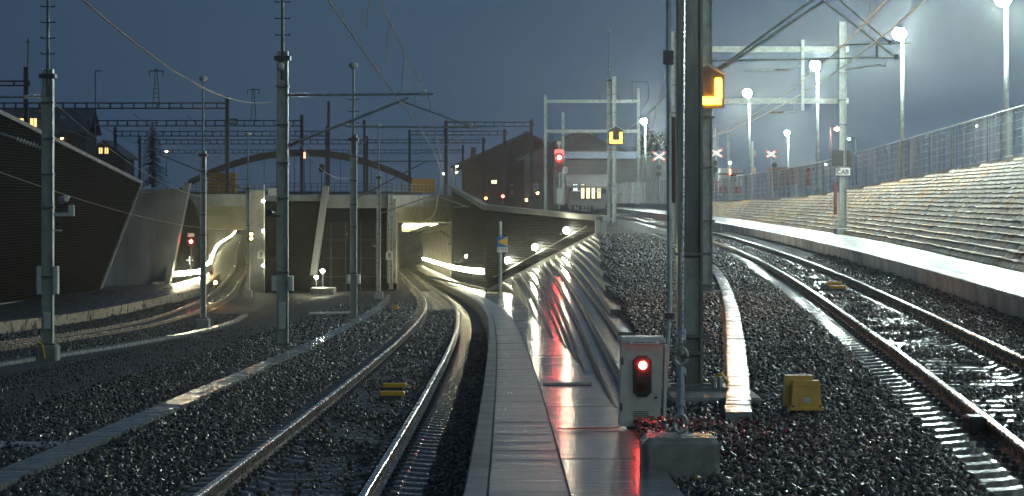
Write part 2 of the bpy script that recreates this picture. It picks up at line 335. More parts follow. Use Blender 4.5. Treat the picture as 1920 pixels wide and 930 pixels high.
def upper():
    m = MB(); rows = []
    zz = sorted(set([round(float(v), 3) for v in np.concatenate([np.arange(6, 60, 1.), np.arange(60, 152, 1.5)])] + [round(z - .02, 3) for z in zN if z > 32] + [round(z + .02, 3) for z in zN if z > 32]))
    for z in zz:
        x0 = Xg(z); x1 = Xr(z) + 2.25; g = CH - Hr(z) - .24
        lo = g - .8
        xs = np.linspace(x0, x1, 24)
        rows.append([(x0 - .02, z, lo)] + [(x, z, g + shoulder(x, z) - (.08 if k == 0 else .03 if k == 1 else 0)) for k, x in enumerate(xs)])
    m.strip(rows); struct(m.build('upper_ballast', G_BAL, smooth=False), 'coarse dark ballast between the steps and the right hand track')
    m = MB(); rows = []
    for z in list(np.arange(150, 262, 6)) + [262]:
        x0 = (lerp(5.3, -1.5, (z - 150) / 15) if z < 165 else Xrib_r(z) + .25); rows.append([(x, z, CH - Hr(z) - .22) for x in np.linspace(x0, 18, 14)])
    m.strip(rows); struct(m.build('upper_ballast', G_BAL), 'ballast of the far station tracks')
    m = MB(); m.strip([[(x, z, .13) for x in (-350, -200, -120, -60, -30, 0, 30, 60, 120, 200, 350)] for z in (262, 320, 420, 600, 1000)])
    struct(m.build('ground', M('town_ground', (.06, .06, .06), .6, var=.3, sc=.05)), 'dark open ground of the station and town behind the bridge')
    m = MB(); rows = []
    for z in np.arange(10, 301, 5):
        rows.append([(Xf(z) + d, z, Zf(z) + .02) for d in (0, 3, 10, 40, 120)])
    m.strip(rows); struct(m.build('forecourt', M('forecourt_asphalt', (.06, .062, .065), .35, var=.3, sc=.6)), 'wet asphalt forecourt behind the fence on the right')
    m = MB(); m.strip([[(x, z, Z) for x in (-350, -33)] for z, Z in ((0, 3.4), (60, 3.4), (262, 1.))]); struct(m.build('bank', M('dark_grass_bank', (.03, .04, .025), .8, var=.4, sc=.5)), 'dark bank above the left retaining wall')
upper()

# ------------------------------------------------------------------ loose stones
def stones(name, pts, sizes, label):
    n = len(pts); base = np.array([[1, 0, 0], [-1, 0, 0], [0, 1, 0], [0, -1, 0], [0, 0, 1], [0, 0, -1]], float)
    fc = np.array([[0, 2, 4], [2, 1, 4], [1, 3, 4], [3, 0, 4], [2, 0, 5], [1, 2, 5], [3, 1, 5], [0, 3, 5]])
    v = base[None] * RNG.uniform(.55, 1.25, (n, 6, 1)) + RNG.normal(0, .18, (n, 6, 3)); v *= RNG.uniform(.7, 1.2, (n, 1, 3))
    q = RNG.normal(size=(n, 4)); q /= np.linalg.norm(q, axis=1)[:, None]; a, b, c, d = q.T
    rot = np.stack([np.stack([1-2*(c*c+d*d), 2*(b*c-a*d), 2*(b*d+a*c)], -1), np.stack([2*(b*c+a*d), 1-2*(b*b+d*d), 2*(c*d-a*b)], -1), np.stack([2*(b*d-a*c), 2*(c*d+a*b), 1-2*(b*b+c*c)], -1)], 1)
    v = np.einsum('nij,nkj->nki', rot, v) * np.asarray(sizes)[:, None, None] + np.asarray(pts)[:, None, :]
    V = v.reshape(-1, 3); Fc = (fc[None] + 6 * np.arange(n)[:, None, None]).reshape(-1, 3)
    me = bpy.data.meshes.new(name); me.vertices.add(len(V)); me.vertices.foreach_set('co', V.ravel()); me.loops.add(Fc.size); me.loops.foreach_set('vertex_index', Fc.ravel().astype(np.int32))
    me.polygons.add(len(Fc)); me.polygons.foreach_set('loop_start', np.arange(0, Fc.size, 3, dtype=np.int32)); me.polygons.foreach_set('loop_total', np.full(len(Fc), 3, dtype=np.int32)); me.update(calc_edges=True)
    me.materials.append(STONE); o = bpy.data.objects.new(name, me); COL.objects.link(o); tag(o, label, 'ballast', kind='stuff')
def scatter(x0, x1, za, zb, dens, gfun, keep=None, name='loose_ballast', label='', s0=.025):
    P = []; S = []
    zs = np.arange(za, zb, .5)
    for z in zs:
        a = max(x0(z), -.2134 * (z + .5) - .15); b = min(x1(z), .2134 * (z + .5) + .15)
        if b <= a: continue
        k = RNG.poisson((b - a) * .5 * dens * 1.3 * min(1, (38 / z) ** 1.1))
        xx = RNG.uniform(a, b, k); zz = z + RNG.uniform(0, .5, k)
        for x, q in zip(xx, zz):
            if keep and not keep(x, q): continue
            s = s0 * min(2.2, max(.45, RNG.lognormal(0, .38))); P.append((x, q, gfun(x, q) + s * RNG.uniform(-.1, .75))); S.append(s)
    if P: stones(name, P, S, label)
XT = lambda z: Xc(z) - 3.22
XT3 = curve([60, 78, 100, 125, 145, 160], [-16.9, -16.5, -15.9, -15.7, -16.3, -17.6])
gy = lambda x, z: CH - yard_h(x, z) + .03
gu = lambda x, z: CH - Hr(z) - .22 + shoulder(x, z)
XT2 = curve([18, 24, 30, 35.5, 50, 71, 110, 160], [1.75, 2.27, 2.82, 3.31, 4.55, 6.08, 7.75, 8.95])
scatter(lambda z: XT(z) + .22, lambda z: Xc(z) - 1.22, 19, 70, 340, gy, label='loose dark ballast between cable trough and centre track')
scatter(lambda z: XT(z) - 2.4, lambda z: XT(z) - .22, 21, 70, 300, gy, keep=lambda x, z: random.random() < 1 - .75 * max(0, (XT(z) - .9 - x) / 1.5), label='loose dark ballast left of the cable trough')
scatter(lambda z: Xc(z) + 1.24, lambda z: Xp(z) - .02, 18, 80, 330, gy, label='loose dark ballast between centre track and walkway kerb')
blob = lambda x, z: math.sin(x * 3.1 + z * 1.3) + math.sin(z * .83 + 1.7 * x) + math.sin(z * 2.9 - x * 2)
scatter(lambda z: Xc(z) - .62, lambda z: Xc(z) + .62, 18, 60, 190, lambda x, z: gy(x, z) + .02, keep=lambda x, z: blob(x, z) > .9 and abs(x - Xc(z)) < .5 or random.random() < .12, label='stones scattered between the rails of the centre track')
scatter(lambda z: Xg(z) + .07, lambda z: XT2(z) - .2, 16, 80, 360, gu, keep=lambda x, z: not (19.45 < z < 20.1 and 1.05 < x < 1.75), label='loose dark ballast around the concrete anchor block')
scatter(lambda z: XT2(z) + .2 if z > 25.2 else XT2(z) - .25, lambda z: Xr(z) - 1.2, 16, 90, 360, gu, label='loose dark ballast around the yellow cable box')
scatter(lambda z: Xr(z) - .62, lambda z: Xr(z) + .62, 20, 70, 200, lambda x, z: gu(x, z) + .02, keep=lambda x, z: blob(x, z) > .7 and abs(x - Xr(z)) < .5 or random.random() < .10, label='stones scattered between the rails of the right hand track')
scatter(lambda z: Xr(z) + 1.2, lambda z: Xr(z) + 2.1, 26, 90, 300, gu, label='loose dark ballast below the right platform edge')
scatter(lambda z: XT(z) - 9, lambda z: XT(z) - 1.2, 30, 90, 26, gy, label='scattered pebbles on the yard gravel', s0=.02)

scatter(lambda z: Xg(z) + .1, lambda z: Xr(z) - 1.2, 80, 150, 330, gu, keep=lambda x, z: abs(x - XT2(z)) > .25, label='far loose ballast between the step tips and the right hand track', s0=.045)
scatter(lambda z: XT(z) - 2.4, lambda z: Xc(z) - 1.25, 70, 140, 300, gy, keep=lambda x, z: abs(x - XT(z)) > .25, label='far loose ballast left of the middle track', s0=.042)
scatter(lambda z: Xl(z) + 1.3, lambda z: XT3(z) - .2, 70, 150, 260, gy, label='loose ballast beside the far left track', s0=.045)
scatter(lambda z: Xl(z) - 4.3, lambda z: Xl(z) - 1.3, 75, 170, 260, gy, label='loose ballast between the far left track and its platform', s0=.045)
scatter(lambda z: Xc(z) - .62, lambda z: Xc(z) + .62, 60, 120, 170, lambda x, z: gy(x, z) + .02, keep=lambda x, z: blob(x, z) > .9 and abs(x - Xc(z)) < .5 or random.random() < .12, label='far stones scattered between the rails of the middle track', s0=.035)
scatter(lambda z: Xr(z) - .62, lambda z: Xr(z) + .62, 70, 130, 170, lambda x, z: gu(x, z) + .02, keep=lambda x, z: blob(x, z) > .7 and abs(x - Xr(z)) < .5 or random.random() < .12, label='far stones scattered between the right hand rails', s0=.035)
# ------------------------------------------------------------------ tracks
RP = [(-.075, -.172), (-.075, -.16), (-.012, -.145), (-.010, -.05), (-.036, -.035), (-.036, -.008), (-.028, 0), (.028, 0), (.036, -.008), (.036, -.035), (.010, -.05), (.012, -.145), (.075, -.16), (.075, -.172)]
def rail(X, H, off, za, zb, parent):
    m = MB(); zs = list(np.arange(za, min(zb, 140), 1.5)) + list(np.arange(max(za, 140), zb + .1, 5)); n = len(RP)
    rows = []
    for z in zs: rows.append([(X(z) + off + a, z, CH - H(z) + b) for a, b in RP])
    m.strip(rows)
    for i in range(len(m.mi)): m.mi[i] = 1 if 4 <= i % (n - 1) <= 8 else 0
    m.build('rail', [RUST, SHINE], parent)
def sleeper_mesh():
    m = MB(); pr = [(-1.25, -.03), (-1.0, -.01), (-.98, .0), (-.55, .0), (-.42, -.035), (.42, -.035), (.55, 0), (.98, 0), (1.0, -.01), (1.25, -.03)]
    top = lambda s: [(x, s, z) for x, z in pr]
    rows = [[(x, -.135, -.2) for x, z in pr], [(x, -.10, z) for x, z in pr], [(x, .10, z) for x, z in pr], [(x, .135, -.2) for x, z in pr]]
    m.strip(rows)
    for s in (-1.25, 1.25): m.add([(s, -.135, -.2), (s, -.1, -.03), (s, .1, -.03), (s, .135, -.2)], [(0, 1, 2, 3)])
    for r_ in (-.7535, .7535):
        for k in (-.12, .12): m.box((r_ + k, 0, .015), (.07, .12, .05), mi=1); m.tube([(r_ + k, 0, .03), (r_ + k, 0, .075)], .018, 6, mi=1)
    me_o = m.build('sleeper', [SLEEP, DSTEEL]); me = me_o.data
    for v in me.vertices: v.co += WL[me_o.name]
    bpy.data.objects.remove(me_o); return me
SL = sleeper_mesh()
def track(X, H, za, zb, s0, label, nlimit=100, zrest=None):
    t = thing('railway_track', label, 'railway track', (X(za), za, CH - H(za) - .2))
    for k in (-.7535, .7535): rail(X, H, k, za, zb, t)
    z = s0; k = 0
    while k < nlimit:
        o = bpy.data.objects.new('sleeper', SL); COL.objects.link(o); o.parent = t
        o.location = Vector((X(z), z, CH - H(z) - .172)) - WL[t.name]; o.rotation_euler = (-math.atan(H(z + .5) - H(z - .5)), 0, -math.atan(X(z + .5) - X(z - .5))); z += .6; k += 1
    m = MB()
    while z < (zrest or zb):
        
        o_ = Vector((X(z), z, CH - H(z) - .172)); r_ = Matrix.Rotation(-math.atan(X(z + .5) - X(z - .5)), 3, 'Z') @ Matrix.Rotation(-math.atan(H(z + .5) - H(z - .5)), 3, 'X')
        m.add([o_ + r_ @ v.co for v in SL.vertices][:40], [tuple(p.vertices) for p in SL.polygons if max(p.vertices) < 40]); z += .6
    if m.v: tag(m.build('sleepers', SLEEP, t), kind='stuff')
    return t
track(Xc, Hc, 14, 425, 16.2, 'shiny wet railway track curving down into the middle tunnel', 100, 300)
track(Xr, Hr, 12, 400, 14.4, 'railway track in the right foreground running past the stone terraces', 100, 260)
track(Xl, Hl, 62, 980, 70, 'far left railway track swinging into the left tunnel', 0, 700)

# ------------------------------------------------------------------ cable troughs, walkway, apron, steps
def ribbon(name, X, H, za, zb, wdt, thick, mat, lab, cat, seg=.5, kind=None, gap=.012, topx=0.):
    m = MB(); z = za
    while z < zb:
        e = min(z + seg * (1 if z < 90 else 3), zb); a, b = z + gap / 2, e - gap / 2; j = RNG.normal(0, .004) if z < 60 else 0
        vs = []
        for q in (a, b):
            for sx_, dz in ((-wdt/2, -thick), (-wdt/2, 0), (wdt/2, 0), (wdt/2, -thick)): vs.append((X(q) + sx_ + j, q, CH - H(q) + dz + j * .7))
        m.add(vs, [(1, 2, 6, 5), (0, 1, 5, 4), (2, 3, 7, 6), (0, 3, 2, 1), (4, 5, 6, 7)]); z = e
    return tag(m.build(name, mat), lab, cat, kind=kind)
LID = M('trough_lid_concrete', (.22, .23, .225), .2, var=.3, sc=2.5, bump=.3, bsc=14, st=(.7, 3, 1))
ribbon('cable_trough', XT, lambda z: Hc(z) + .12, 18, 178, .40, .16, LID, 'long concrete cable trough along the left side of the centre track', 'cable trough')
ribbon('cable_trough', XT2, lambda z: Hr(z) + .12, 24.6, 150, .27, .16, LID, 'concrete cable trough glowing yellow beside the big mast foot', 'cable trough')
ribbon('cable_trough', XT3, lambda z: yard_h(XT3(z), z) - .12, 62, 150, .4, .16, LID, 'narrow concrete cable trough in front of the far left track', 'cable trough')
def walk():
    m = MB(); z = 12.
    while z < 345:
        e = z + (1.2 if z < 100 else 6); vs = []
        for q in (z + .006, e - .006):
            for dx, dz in ((-.02, -.75), (0, -.015), (.015, 0), (.17, 0), (.17, -.2)): vs.append((Xp(q) + dx, q, CH - Hp(q) + dz))
        m.add(vs, [(i, i+1, i+6, i+5) for i in range(4)]); z = e
    k = m.build('kerb', CONC_D); struct(k, 'pale concrete kerb edging the walkway beside the centre track')
    m = MB(); z = 12.
    while z < 345:
        e = z + (1.0 if z < 100 else 6); vs = []; j = RNG.normal(0, .0035)
        for q in (z + .003, e - .003):
            for dx, dz in ((.19, -.2), (.19, 0), (.78, 0), (.78, -.2)): vs.append((Xp(q) + dx, q, CH - Hp(q) + dz - .006 + j))
        m.add(vs, [(i, i+1, i+5, i+4) for i in range(3)]); z = e
    struct(m.build('walkway', M('walkway_slabs', (.27, .285, .29), .34, var=.22, sc=2, bump=.35, bsc=7, st=(.2, 5, 1))), 'concrete slab walkway curving beside the centre track')
    m = MB(); z = 12.
    while z < 249:
        e = z + (.7 if z < 100 else 5); rows = []; jt = RNG.normal(0, .0012); tl_ = RNG.normal(0, .0012)
        for q in (z + .0015, e - .0015):
            x0 = Xp(q) + .80; x1 = min(Xg(q) + .05, 3.5) if q < 33 else (step_at(8, q)[0] if q < 150 else Xrib_r(max(q, 165)) + .1)
            x1 = max(x1, x0 + .3); rows.append([(lerp(x0, x1, t), q, CH - Hp(q) - .006 + jt + (tl_ if q > z + .1 else -tl_)) for t in (0, .33, .66, 1)])
        m.strip(rows); z = e
    struct(m.build('wet_apron', PAVE), 'wet paved strip mirroring the lamps right of the walkway')
    m = MB(); m.strip([[(Xp(z) + .15, z, CH - Hp(z) - .03), (max(Xp(z) + .85, (min(Xg(z), 3.4) if z < 33 else step_at(8, z)[0] if z < 150 else 0)), z, CH - Hp(z) - .03)] for z in np.arange(12, 345, 1.5)]); struct(m.build('walkway_bedding', BLACK), 'dark joint between kerb and walkway slabs')
walk()
STEPM = wet_paving('wet_step_stone', (.13, .137, .125), (.25, .26, .24), .2)
STEPE = M('mossy_step_edge', (.08, .082, .07), .45, var=.5, sc=6, col2=(.52, .51, .42), bump=.4, bsc=14)
def steps():
    t = thing('stepped_slope', 'fan of wet curved stone steps below the dark retaining wall', 'steps', (2, 60, CH - 4))
    for i in range(len(STEP)):
        z0, z1 = STEP[i][0][0], STEP[i][1][0]; n = max(5, int((z1 - z0) / 2.5)); rows = []
        for k in range(n + 1):
            z = lerp(z0, z1, k / n); x, h = step_at(i, z)
            if i + 1 < len(STEP) and z >= zN[i + 1] - .01: xr = step_at(i + 1, z)[0] + .04
            else: xr = Xg(z) + .12
            if i + 1 >= len(STEP): xr = max(xr, x + .25)
            xr = max(xr, x + .06)
            hb = Hp(z) + .05; w_ = 0
            rows.append([(x - .02 + w_, z, CH - max(hb, h + .3)), (x + w_, z, CH - h - .012), (x + .02 + w_, z, CH - h), (xr, z, CH - h - .004), (xr, z, CH - h - .3)])
        m = MB().strip(rows); r0 = rows[0]; m.add(r0, [(0, 1, 2, 3, 4)]); m.build('step', STEPM, t)
        m = MB(); q = []
        for r in rows: x, z, Z = r[2]; e_ = RNG.normal(0, .005); q.append([(x - .034 + e_, z, Z - .12), (x - .034 + e_, z, Z - .004), (x - .026, z, Z + .003), (x + .004, z, Z + .003), (x + .012, z, Z - .01)])
        m.strip(q); m.add(q[0], [(0, 1, 2, 3, 4)]); m.build('step_edge', STEPE, t)
    m = MB(); z, X0, X1 = 34., .45, 1.12
    g = thing('drain_grate', 'slotted drain grate set into the wet paved strip', 'drain', (.78, z, CH - Hp(z)))
    m.box((.78, z, CH - Hp(z) + .004), (.68, .5, .012)); m.build('grate_frame', DSTEEL, g)
    m = MB()
    for k in range(20): m.box((.47 + k * .033, z, CH - Hp(z) + .013), (.014, .44, .008))
    m.build('grate_bars', GALV, g)
steps()
# right platform
def platform():
    m = MB(); z = 14.
    def X0(q): return Xr(q) + 2.15
    while z < 330:
        e = min(330, z + (2. if z < 120 else 10)); vs = []
        for q in (z + .006, e - .006):
            h = CH - Hr(q) + .40
            for dx, dz in ((0, -.85), (0, -.10), (-.05, -.09), (-.05, -.015), (-.035, 0), (.30, 0)): vs.append((X0(q) + dx, q, h + dz))
        m.add(vs, [(i, i+1, i+7, i+6) for i in range(5)]); z = e
    q = 330; m.box((X0(q) + 1.3, 330, CH - Hr(q) - .05), (2.9, .3, .8))
    struct(m.build('platform_edge', M('pale_platform_concrete', (.62, .64, .60), .4, var=.5, sc=.8, bump=.2, bsc=8, st=(1, 1, .25))), 'streaked pale concrete edge of the right platform')
    m = MB(); z = 14.
    while z < 330:
        e = min(330, z + (2. if z < 120 else 8)); rows = []
        for q in (z + .006, e - .006): rows.append([(lerp(X0(q) + .31, Xb(q) + .05, t), q, CH - Hr(q) + .396) for t in (0, .4, .41, 1)])
        m.strip(rows); z = e
    struct(m.build('platform', M('wet_platform_slabs', (.12, .127, .124), .46, var=.45, sc=.9, bump=.3, bsc=5, rvar=.2)), 'wet slab paving of the right platform')
platform()
def terraces():
    t = thing('stone_terraces', 'long bank of rough yellowish stone courses rising from the right platform to the fence', 'terraced wall', (16, 100, ZPL))
    zz = np.concatenate([np.arange(40, 140, .8), np.arange(140, 262, 2.)])
    for j in range(20):
        rows = []; uv = []; s = 0; lastp = None
        zl = [z for z in zz if JF(z) >= j - .3]
        for z in zl:
            zo = 0 if z < 150 else (CH - Hr(z)) * .6
            x = Xb(z) + .33 * j; Z = ZPL + .17 * j + zo * .0
            w_ = .02 * math.sin(z * .35 + j * 2.1) + RNG.normal(0, .022); v_ = RNG.normal(0, .011)
            pts = [(x + w_, z, Z - .02), (x + .02 + w_, z, Z + .015), (x + .155 + w_, z, Z + .13 + v_), (x + .135 + w_, z, Z + .14 + v_), (x + .15 + w_, z, Z + .17 + v_), (x + .40, z, Z + .178)]
            rows.append(pts)
            if lastp: s += math.dist(lastp, pts[0])
            lastp = pts[0]
            uv += [(s * .9 + j * .37, j + q) for q in (.02, .2, .8, .85, .96, .97)]
        if len(rows) < 3: continue
        m = MB().strip(rows); m.build('stone_course', COURSE, t, uv=uv)
terraces()

# ------------------------------------------------------------------ retaining walls, portals, bridge
def slat_wall(a, b, poly, pitch, parent, depth=.07, name='cladding', thick=.25, back=None):
    """a, b: plan points of the wall line; poly: convex outline as (distance along, height)."""
    a = Vector((a[0], a[1], 0)); b = Vector((b[0], b[1], 0)); d = (b - a); Ln = d.length; d.normalize(); nrm = Vector((d.y, -d.x, 0))
    P3 = lambda u, v, o=0.: a + d * u + Vector((0, 0, v)) + nrm * o
    m = MB(); lo = min(v for u, v in poly); hi = max(v for u, v in poly); v = lo + .02; n = len(poly)
    def span(v):
        us = []
        for i in range(n):
            (u0, v0), (u1, v1) = poly[i], poly[(i+1) % n]
            if (v0 - v) * (v1 - v) < 0 or (v0 == v) != (v1 == v) and v0 != v1: us.append(u0 + (u1 - u0) * (v - v0) / (v1 - v0))
        return (min(us), max(us)) if len(us) > 1 else None
    while v < hi - pitch:
        s0 = span(v + .001); s1 = span(v + pitch * .6)
        if s0 and s1:
            vs = [P3(s0[0], v, 0), P3(s0[1], v, 0), P3(s0[0], v + .01, depth), P3(s0[1], v + .01, depth), P3(s1[0], v + pitch * .6, depth * .7), P3(s1[1], v + pitch * .6, depth * .7), P3(s1[0], v + pitch * .62, 0), P3(s1[1], v + pitch * .62, 0)]
            m.add(vs, [(0, 1, 3, 2), (2, 3, 5, 4), (4, 5, 7, 6)])
        v += pitch
    m.build(name, RIB, parent)
    MB().prism([P3(u, v, -.01) for u, v in poly], -nrm * thick).build('wall_core', back or RIBB, parent)
    return P3
# left dark wall
t = thing('retaining_wall', 'tall black ribbed retaining wall at the left edge, its top sloping down', 'wall', (-31, 150, -6))
ya = 100; A = (-32.5, 100); B = (-31.9, 206)
def uz(px, py):                # on the left wall plane
    k = (px - CX) / F; y = (-32.5 + 100 * .6 / 106) / (k + 0) if False else None
    s = (B[0] - A[0]) / (B[1] - A[1]); y = (A[0] - s * A[1]) / (k - s); return (y - 100) * math.hypot(1, s), WZ(py, y), y
u1, v1, y1 = uz(262, 345); u2, v2, y2 = uz(182, 551); u0, v0, y0 = uz(0, 216)
sl = (v1 - v0) / (u1 - u0)
u0b, v0b, _ = uz(0, 570)
poly = [(0, v0b + .9), (u0b, v0b - .1), (u2, v2), (u1, v1), (0, v0 - sl * u0)]
P3 = slat_wall((A[0], A[1]), B, poly, .19, t)
m = MB(); m.bar(P3(0, v0 - sl * u0 + .12, .0), P3(u1, v1 + .12, .0), .5, .28); m.build('coping', CONC_S, t)
m = MB(); m.bar(P3(u1, v1, .06), P3(u2, v2, .06), .28, .2); m.bar(P3(u2, v2 + .02, .06), P3(0, v0b + .95, .06), .25, .2); m.build('edge_trim', CONC_S, t)
# left platform
Xlp = curve([60, 90, 115, 140, 165, 190, 220, 262], [-24.8, -24.6, -24.5, -24.4, -24.3, -24.7, -27.5, -31.7])
m = MB(); rows = []
for z in np.arange(64, 262, 6):
    x1 = Xlp(z); x0 = min(-33., x1 - 1) if z < 200 else max(Xlw(z) - .2, -40); h = CH - Hl(z) + .45
    rows.append([(x0, z, h), (lerp(x0, x1, .5), z, h), (x1 - .3, z, h), (x1, z, h - .02), (x1, z, h - 1.)])
m.strip(rows); struct(m.build('left_platform', M('left_platform_concrete', (.07, .07, .07), .35, var=.3, sc=.6, bump=.05, bsc=6)), 'wet concrete platform between the black left wall and the far left track')
# transverse concrete wall and leaning fin beside the left tunnel
t = thing('wing_wall', 'bluish grey concrete wing wall between the black left wall and the left tunnel', 'wall', (-31, 207, -6))
Y = 207; MB().prism([W(182, 556, Y), W(314, 556, Y), W(350, 356, Y), W(262, 362, Y)], (0, .5, 0)).build('wall', CONC_S, t)
m = MB(); m.box(W(322, 357, 206.8) + Vector((-1.2, 0, 0)), (3.9, .5, .28)); m.build('coping', CONC_S, t)
m = MB(); [m.bar(W(*a_, Y - .02), W(*b_, Y - .003), .025, .02) for a_, b_ in (((234, 452), (332, 448)), ((208, 505), (322, 502)), ((262, 364), (240, 550)), ((304, 360), (278, 550)))]; m.build('formwork_joints', CONC_D, t)
t = thing('concrete_fin', 'leaning pale concrete fin at the left tunnel mouth', 'buttress', W(308, 545, 203))
MB().prism([W(305, 546, 203), W(317, 535, 203), W(356, 343, 203), W(345, 343, 203)], (0, 1.2, 0)).build('fin', CONC_S, t)
MB().box(W(297, 541, 202.5), (.9, .5, 1.2)).build('foot_block', CONC_D, t)
# left tunnel wall
def tunnel_wall(Xw, za, zb, zfun_lo, zfun_hi, name, mat, parent, rib=2.2, step=4., nx=1):
    m = MB(); rows = []; zs = list(np.arange(za, zb, step)) + [zb]
    for z in zs: rows.append([(Xw(z), z, zfun_lo(z)), (Xw(z), z, zfun_hi(z))])
    m.strip(rows)
    z = za + .5
    while z < min(zb, 420):
        m.box((Xw(z) + nx * .04, z, (zfun_lo(z) + zfun_hi(z)) / 2), (.1, .12, zfun_hi(z) - zfun_lo(z))); z += rib
    return m.build(name, mat, parent)
TUNW = M('tunnel_lining', (.30, .29, .24), .45, var=.35, sc=.7, bump=.2, bsc=4)
tl = thing('left_tunnel', 'left tunnel mouth with olive concrete lintel and lamps climbing away inside', 'tunnel', (-34, 236, -7))
slat_wall((Xlw(203), 203), (Xlw(238), 238), [(0, WZ(548, 203)), (35, WZ(531, 238)), (35, WZ(428, 238)), (26, WZ(383, 229)), (11, WZ(352, 214))], .17, tl, name='side_cladding')
tunnel_wall(Xlw, 238.5, 980, lambda z: CH - Hl(z) - .2, lambda z: CH - Hl(z) + 5.6, 'tunnel_wall', TUNW, tl)
tunnel_wall(lambda z: Xl(z) + 2.6, 236, 980, lambda z: CH - Hl(z) - .3, lambda z: CH - Hl(z) + 5.6, 'tunnel_wall', TUNW, tl, nx=-1)
m = MB(); m.strip([[(Xlw(z) - .3, z, CH - Hl(z) + 5.5), (Xl(z) + 2.9, z, CH - Hl(z) + 5.5)] for z in list(np.arange(236, 400, 8)) + [980]]); m.build('tunnel_ceiling', TUNW, tl)
m = MB(); m.strip([[(Xlw(z) - .3, z, CH - Hl(z) - .2), (Xl(z) + 2.9, z, CH - Hl(z) - .2)] for z in list(np.arange(200, 400, 8)) + [980]]); m.build('tunnel_floor', G_BAL, tl)
m = MB(); m.box((-112, 981, CH - 12), (12, .3, 9)); m.build('end_face', RIBB, tl)
Y = 236; LINT = M('olive_lintel_concrete', (.16, .15, .09), .6, var=.3, sc=.6, bump=.15, bsc=5)
MB().prism([W(357, 386, Y), W(357, 396, Y), W(375, 428, Y), W(388, 431, Y), W(500, 431, Y), W(500, 386, Y)], (0, 6, 0)).build('lintel', LINT, tl)
MB().prism([W(355, 364, Y - .3), W(355, 386.3, Y - .3), W(500, 386.3, Y - .3), W(500, 364, Y - .3)], (0, 6, 0)).build('parapet', CONC_S, tl)
# pillar
t = thing('concrete_pillar', 'broad concrete pillar right of the left tunnel, edged by small bright lamps', 'pillar', W(482, 545, 200))
MB().box(W(481, 460, 200) + Vector((0, .6, .3)), ((495 - 468) / F * 200, 1.2, (548 - 355) / F * 200)).build('shaft', CONC_D, t)
MB().tube([W(495.5, 345, 199.3), W(495.5, 543, 199.3)], .05, 6).build('conduit', OFFW, t)
# middle ribbed wall
mw = thing('middle_wall', 'dark ribbed wall between the two tunnel mouths', 'wall', W(600, 545, 198))
Ym = 198
slat_wall((WX(497, Ym), Ym), (WX(606, Ym), Ym), [(0, WZ(549, Ym)), ((606-497) / F * Ym, WZ(549, Ym)), ((606-497) / F * Ym, WZ(376, Ym)), (0, WZ(376, Ym))], .17, mw)
Yr = 203
slat_wall((WX(606, Yr), Yr), (WX(742, Yr), Yr), [(0, WZ(416, Yr)), ((742-606) / F * Yr, WZ(416, Yr)), ((742-606) / F * Yr, WZ(388, Yr)), (0, WZ(388, Yr))], .17, mw)
m = MB(); m.box(W(674, 480, Yr + 1.2), ((745 - 604) / F * Yr, .2, 6.2)); m.build('recess', M('dark_recess_panel', (.012, .013, .014), .6, var=.3, sc=1, spec=.2), mw)
m = MB()
for px in (620, 648, 676, 705): m.box(W(px, 482, Yr + .9), (.09, .12, 6.0))
for py in (450, 484, 519): m.box(W(674, py, Yr + .85), ((742 - 606) / F * Yr, .1, .07))
m.build('recess_frame', DSTEEL, mw)
t = thing('concrete_fin', 'leaning pale concrete fin on the dark middle wall between the tunnels', 'buttress', W(590, 515, 196.8))
MB().prism([W(581, 516, 196.5), W(593, 516, 196.5), W(616, 349, 196.5), W(605, 349, 196.5)], (0, 1.3, 0)).build('fin', CONC_S, t)
# bridge deck, centre portal
bd = thing('road_bridge', 'low concrete road bridge over the middle tunnel mouth', 'bridge', W(700, 390, 205))
def deckpoly(p0, p1, yb, yt0, yb0, th):
    (x0, ya_), (x1, yb_) = p0, p1
    return [W(x0, yb0, ya_), W(x1, yb0, yb_), W(x1, yt0, yb_), W(x0, yt0, ya_)]
m = MB(); m.prism(deckpoly((497, 197.4), (612, 197.4), 0, 366, 377, 0), (0, 7, 0)); m.prism(deckpoly((612, 201.5), (735, 201.5), 0, 366, 390, 0), (0, 7, 0)); m.prism(deckpoly((728, 200), (850, 250), 0, 366, 388, 0), (0, 7, 0)); m.build('parapet', CONC_S, bd)
MB().prism(deckpoly((727, 201), (849, 251), 0, 387.8, 416, 0), (0, 7, 0)).build('lintel', LINT, bd)
MB().box(W(735, 452, 201.5) + Vector((-.05, .7, 0)), (.75, 1.2, (546 - 388) / F * 201.5)).build('portal_column', CONC_D, bd)
def railing(p, q, n, h, name, parent, mat=DSTEEL):
    m = MB(); p = Vector(p); q = Vector(q)
    for k in range(n + 1): a = p.lerp(q, k / n); m.tube([a, a + Vector((0, 0, h))], .025, 5)
    for f in (.35, .7, 1.): m.tube([p + Vector((0, 0, h * f)), q + Vector((0, 0, h * f))], .022, 5)
    return m.build(name, mat, parent)
railing(W(357, 364, 237), W(497, 366, 237), 14, 1., 'railing', tl); railing(W(497, 366, 198), W(735, 366, 201), 22, 1., 'railing', bd); railing(W(735, 366, 203), W(850, 366, 250), 16, 1., 'railing', bd)
ct = thing('middle_tunnel', 'middle tunnel mouth glowing yellow green inside', 'tunnel', (-8, 250, -6))
tunnel_wall(lambda z: Xc(z) - 2.35, 203, 425, lambda z: CH - Hc(z) - .4, lambda z: CH - Hc(z) + 6.3, 'tunnel_wall', TUNW, ct)
tunnel_wall(lambda z: Xc(z) + 3.8, 251, 425, lambda z: CH - Hc(z) - .4, lambda z: CH - Hc(z) + 6.3, 'tunnel_wall', TUNW, ct, nx=-1)
zc_ = lambda z: CH - Hc(z) + 6.25
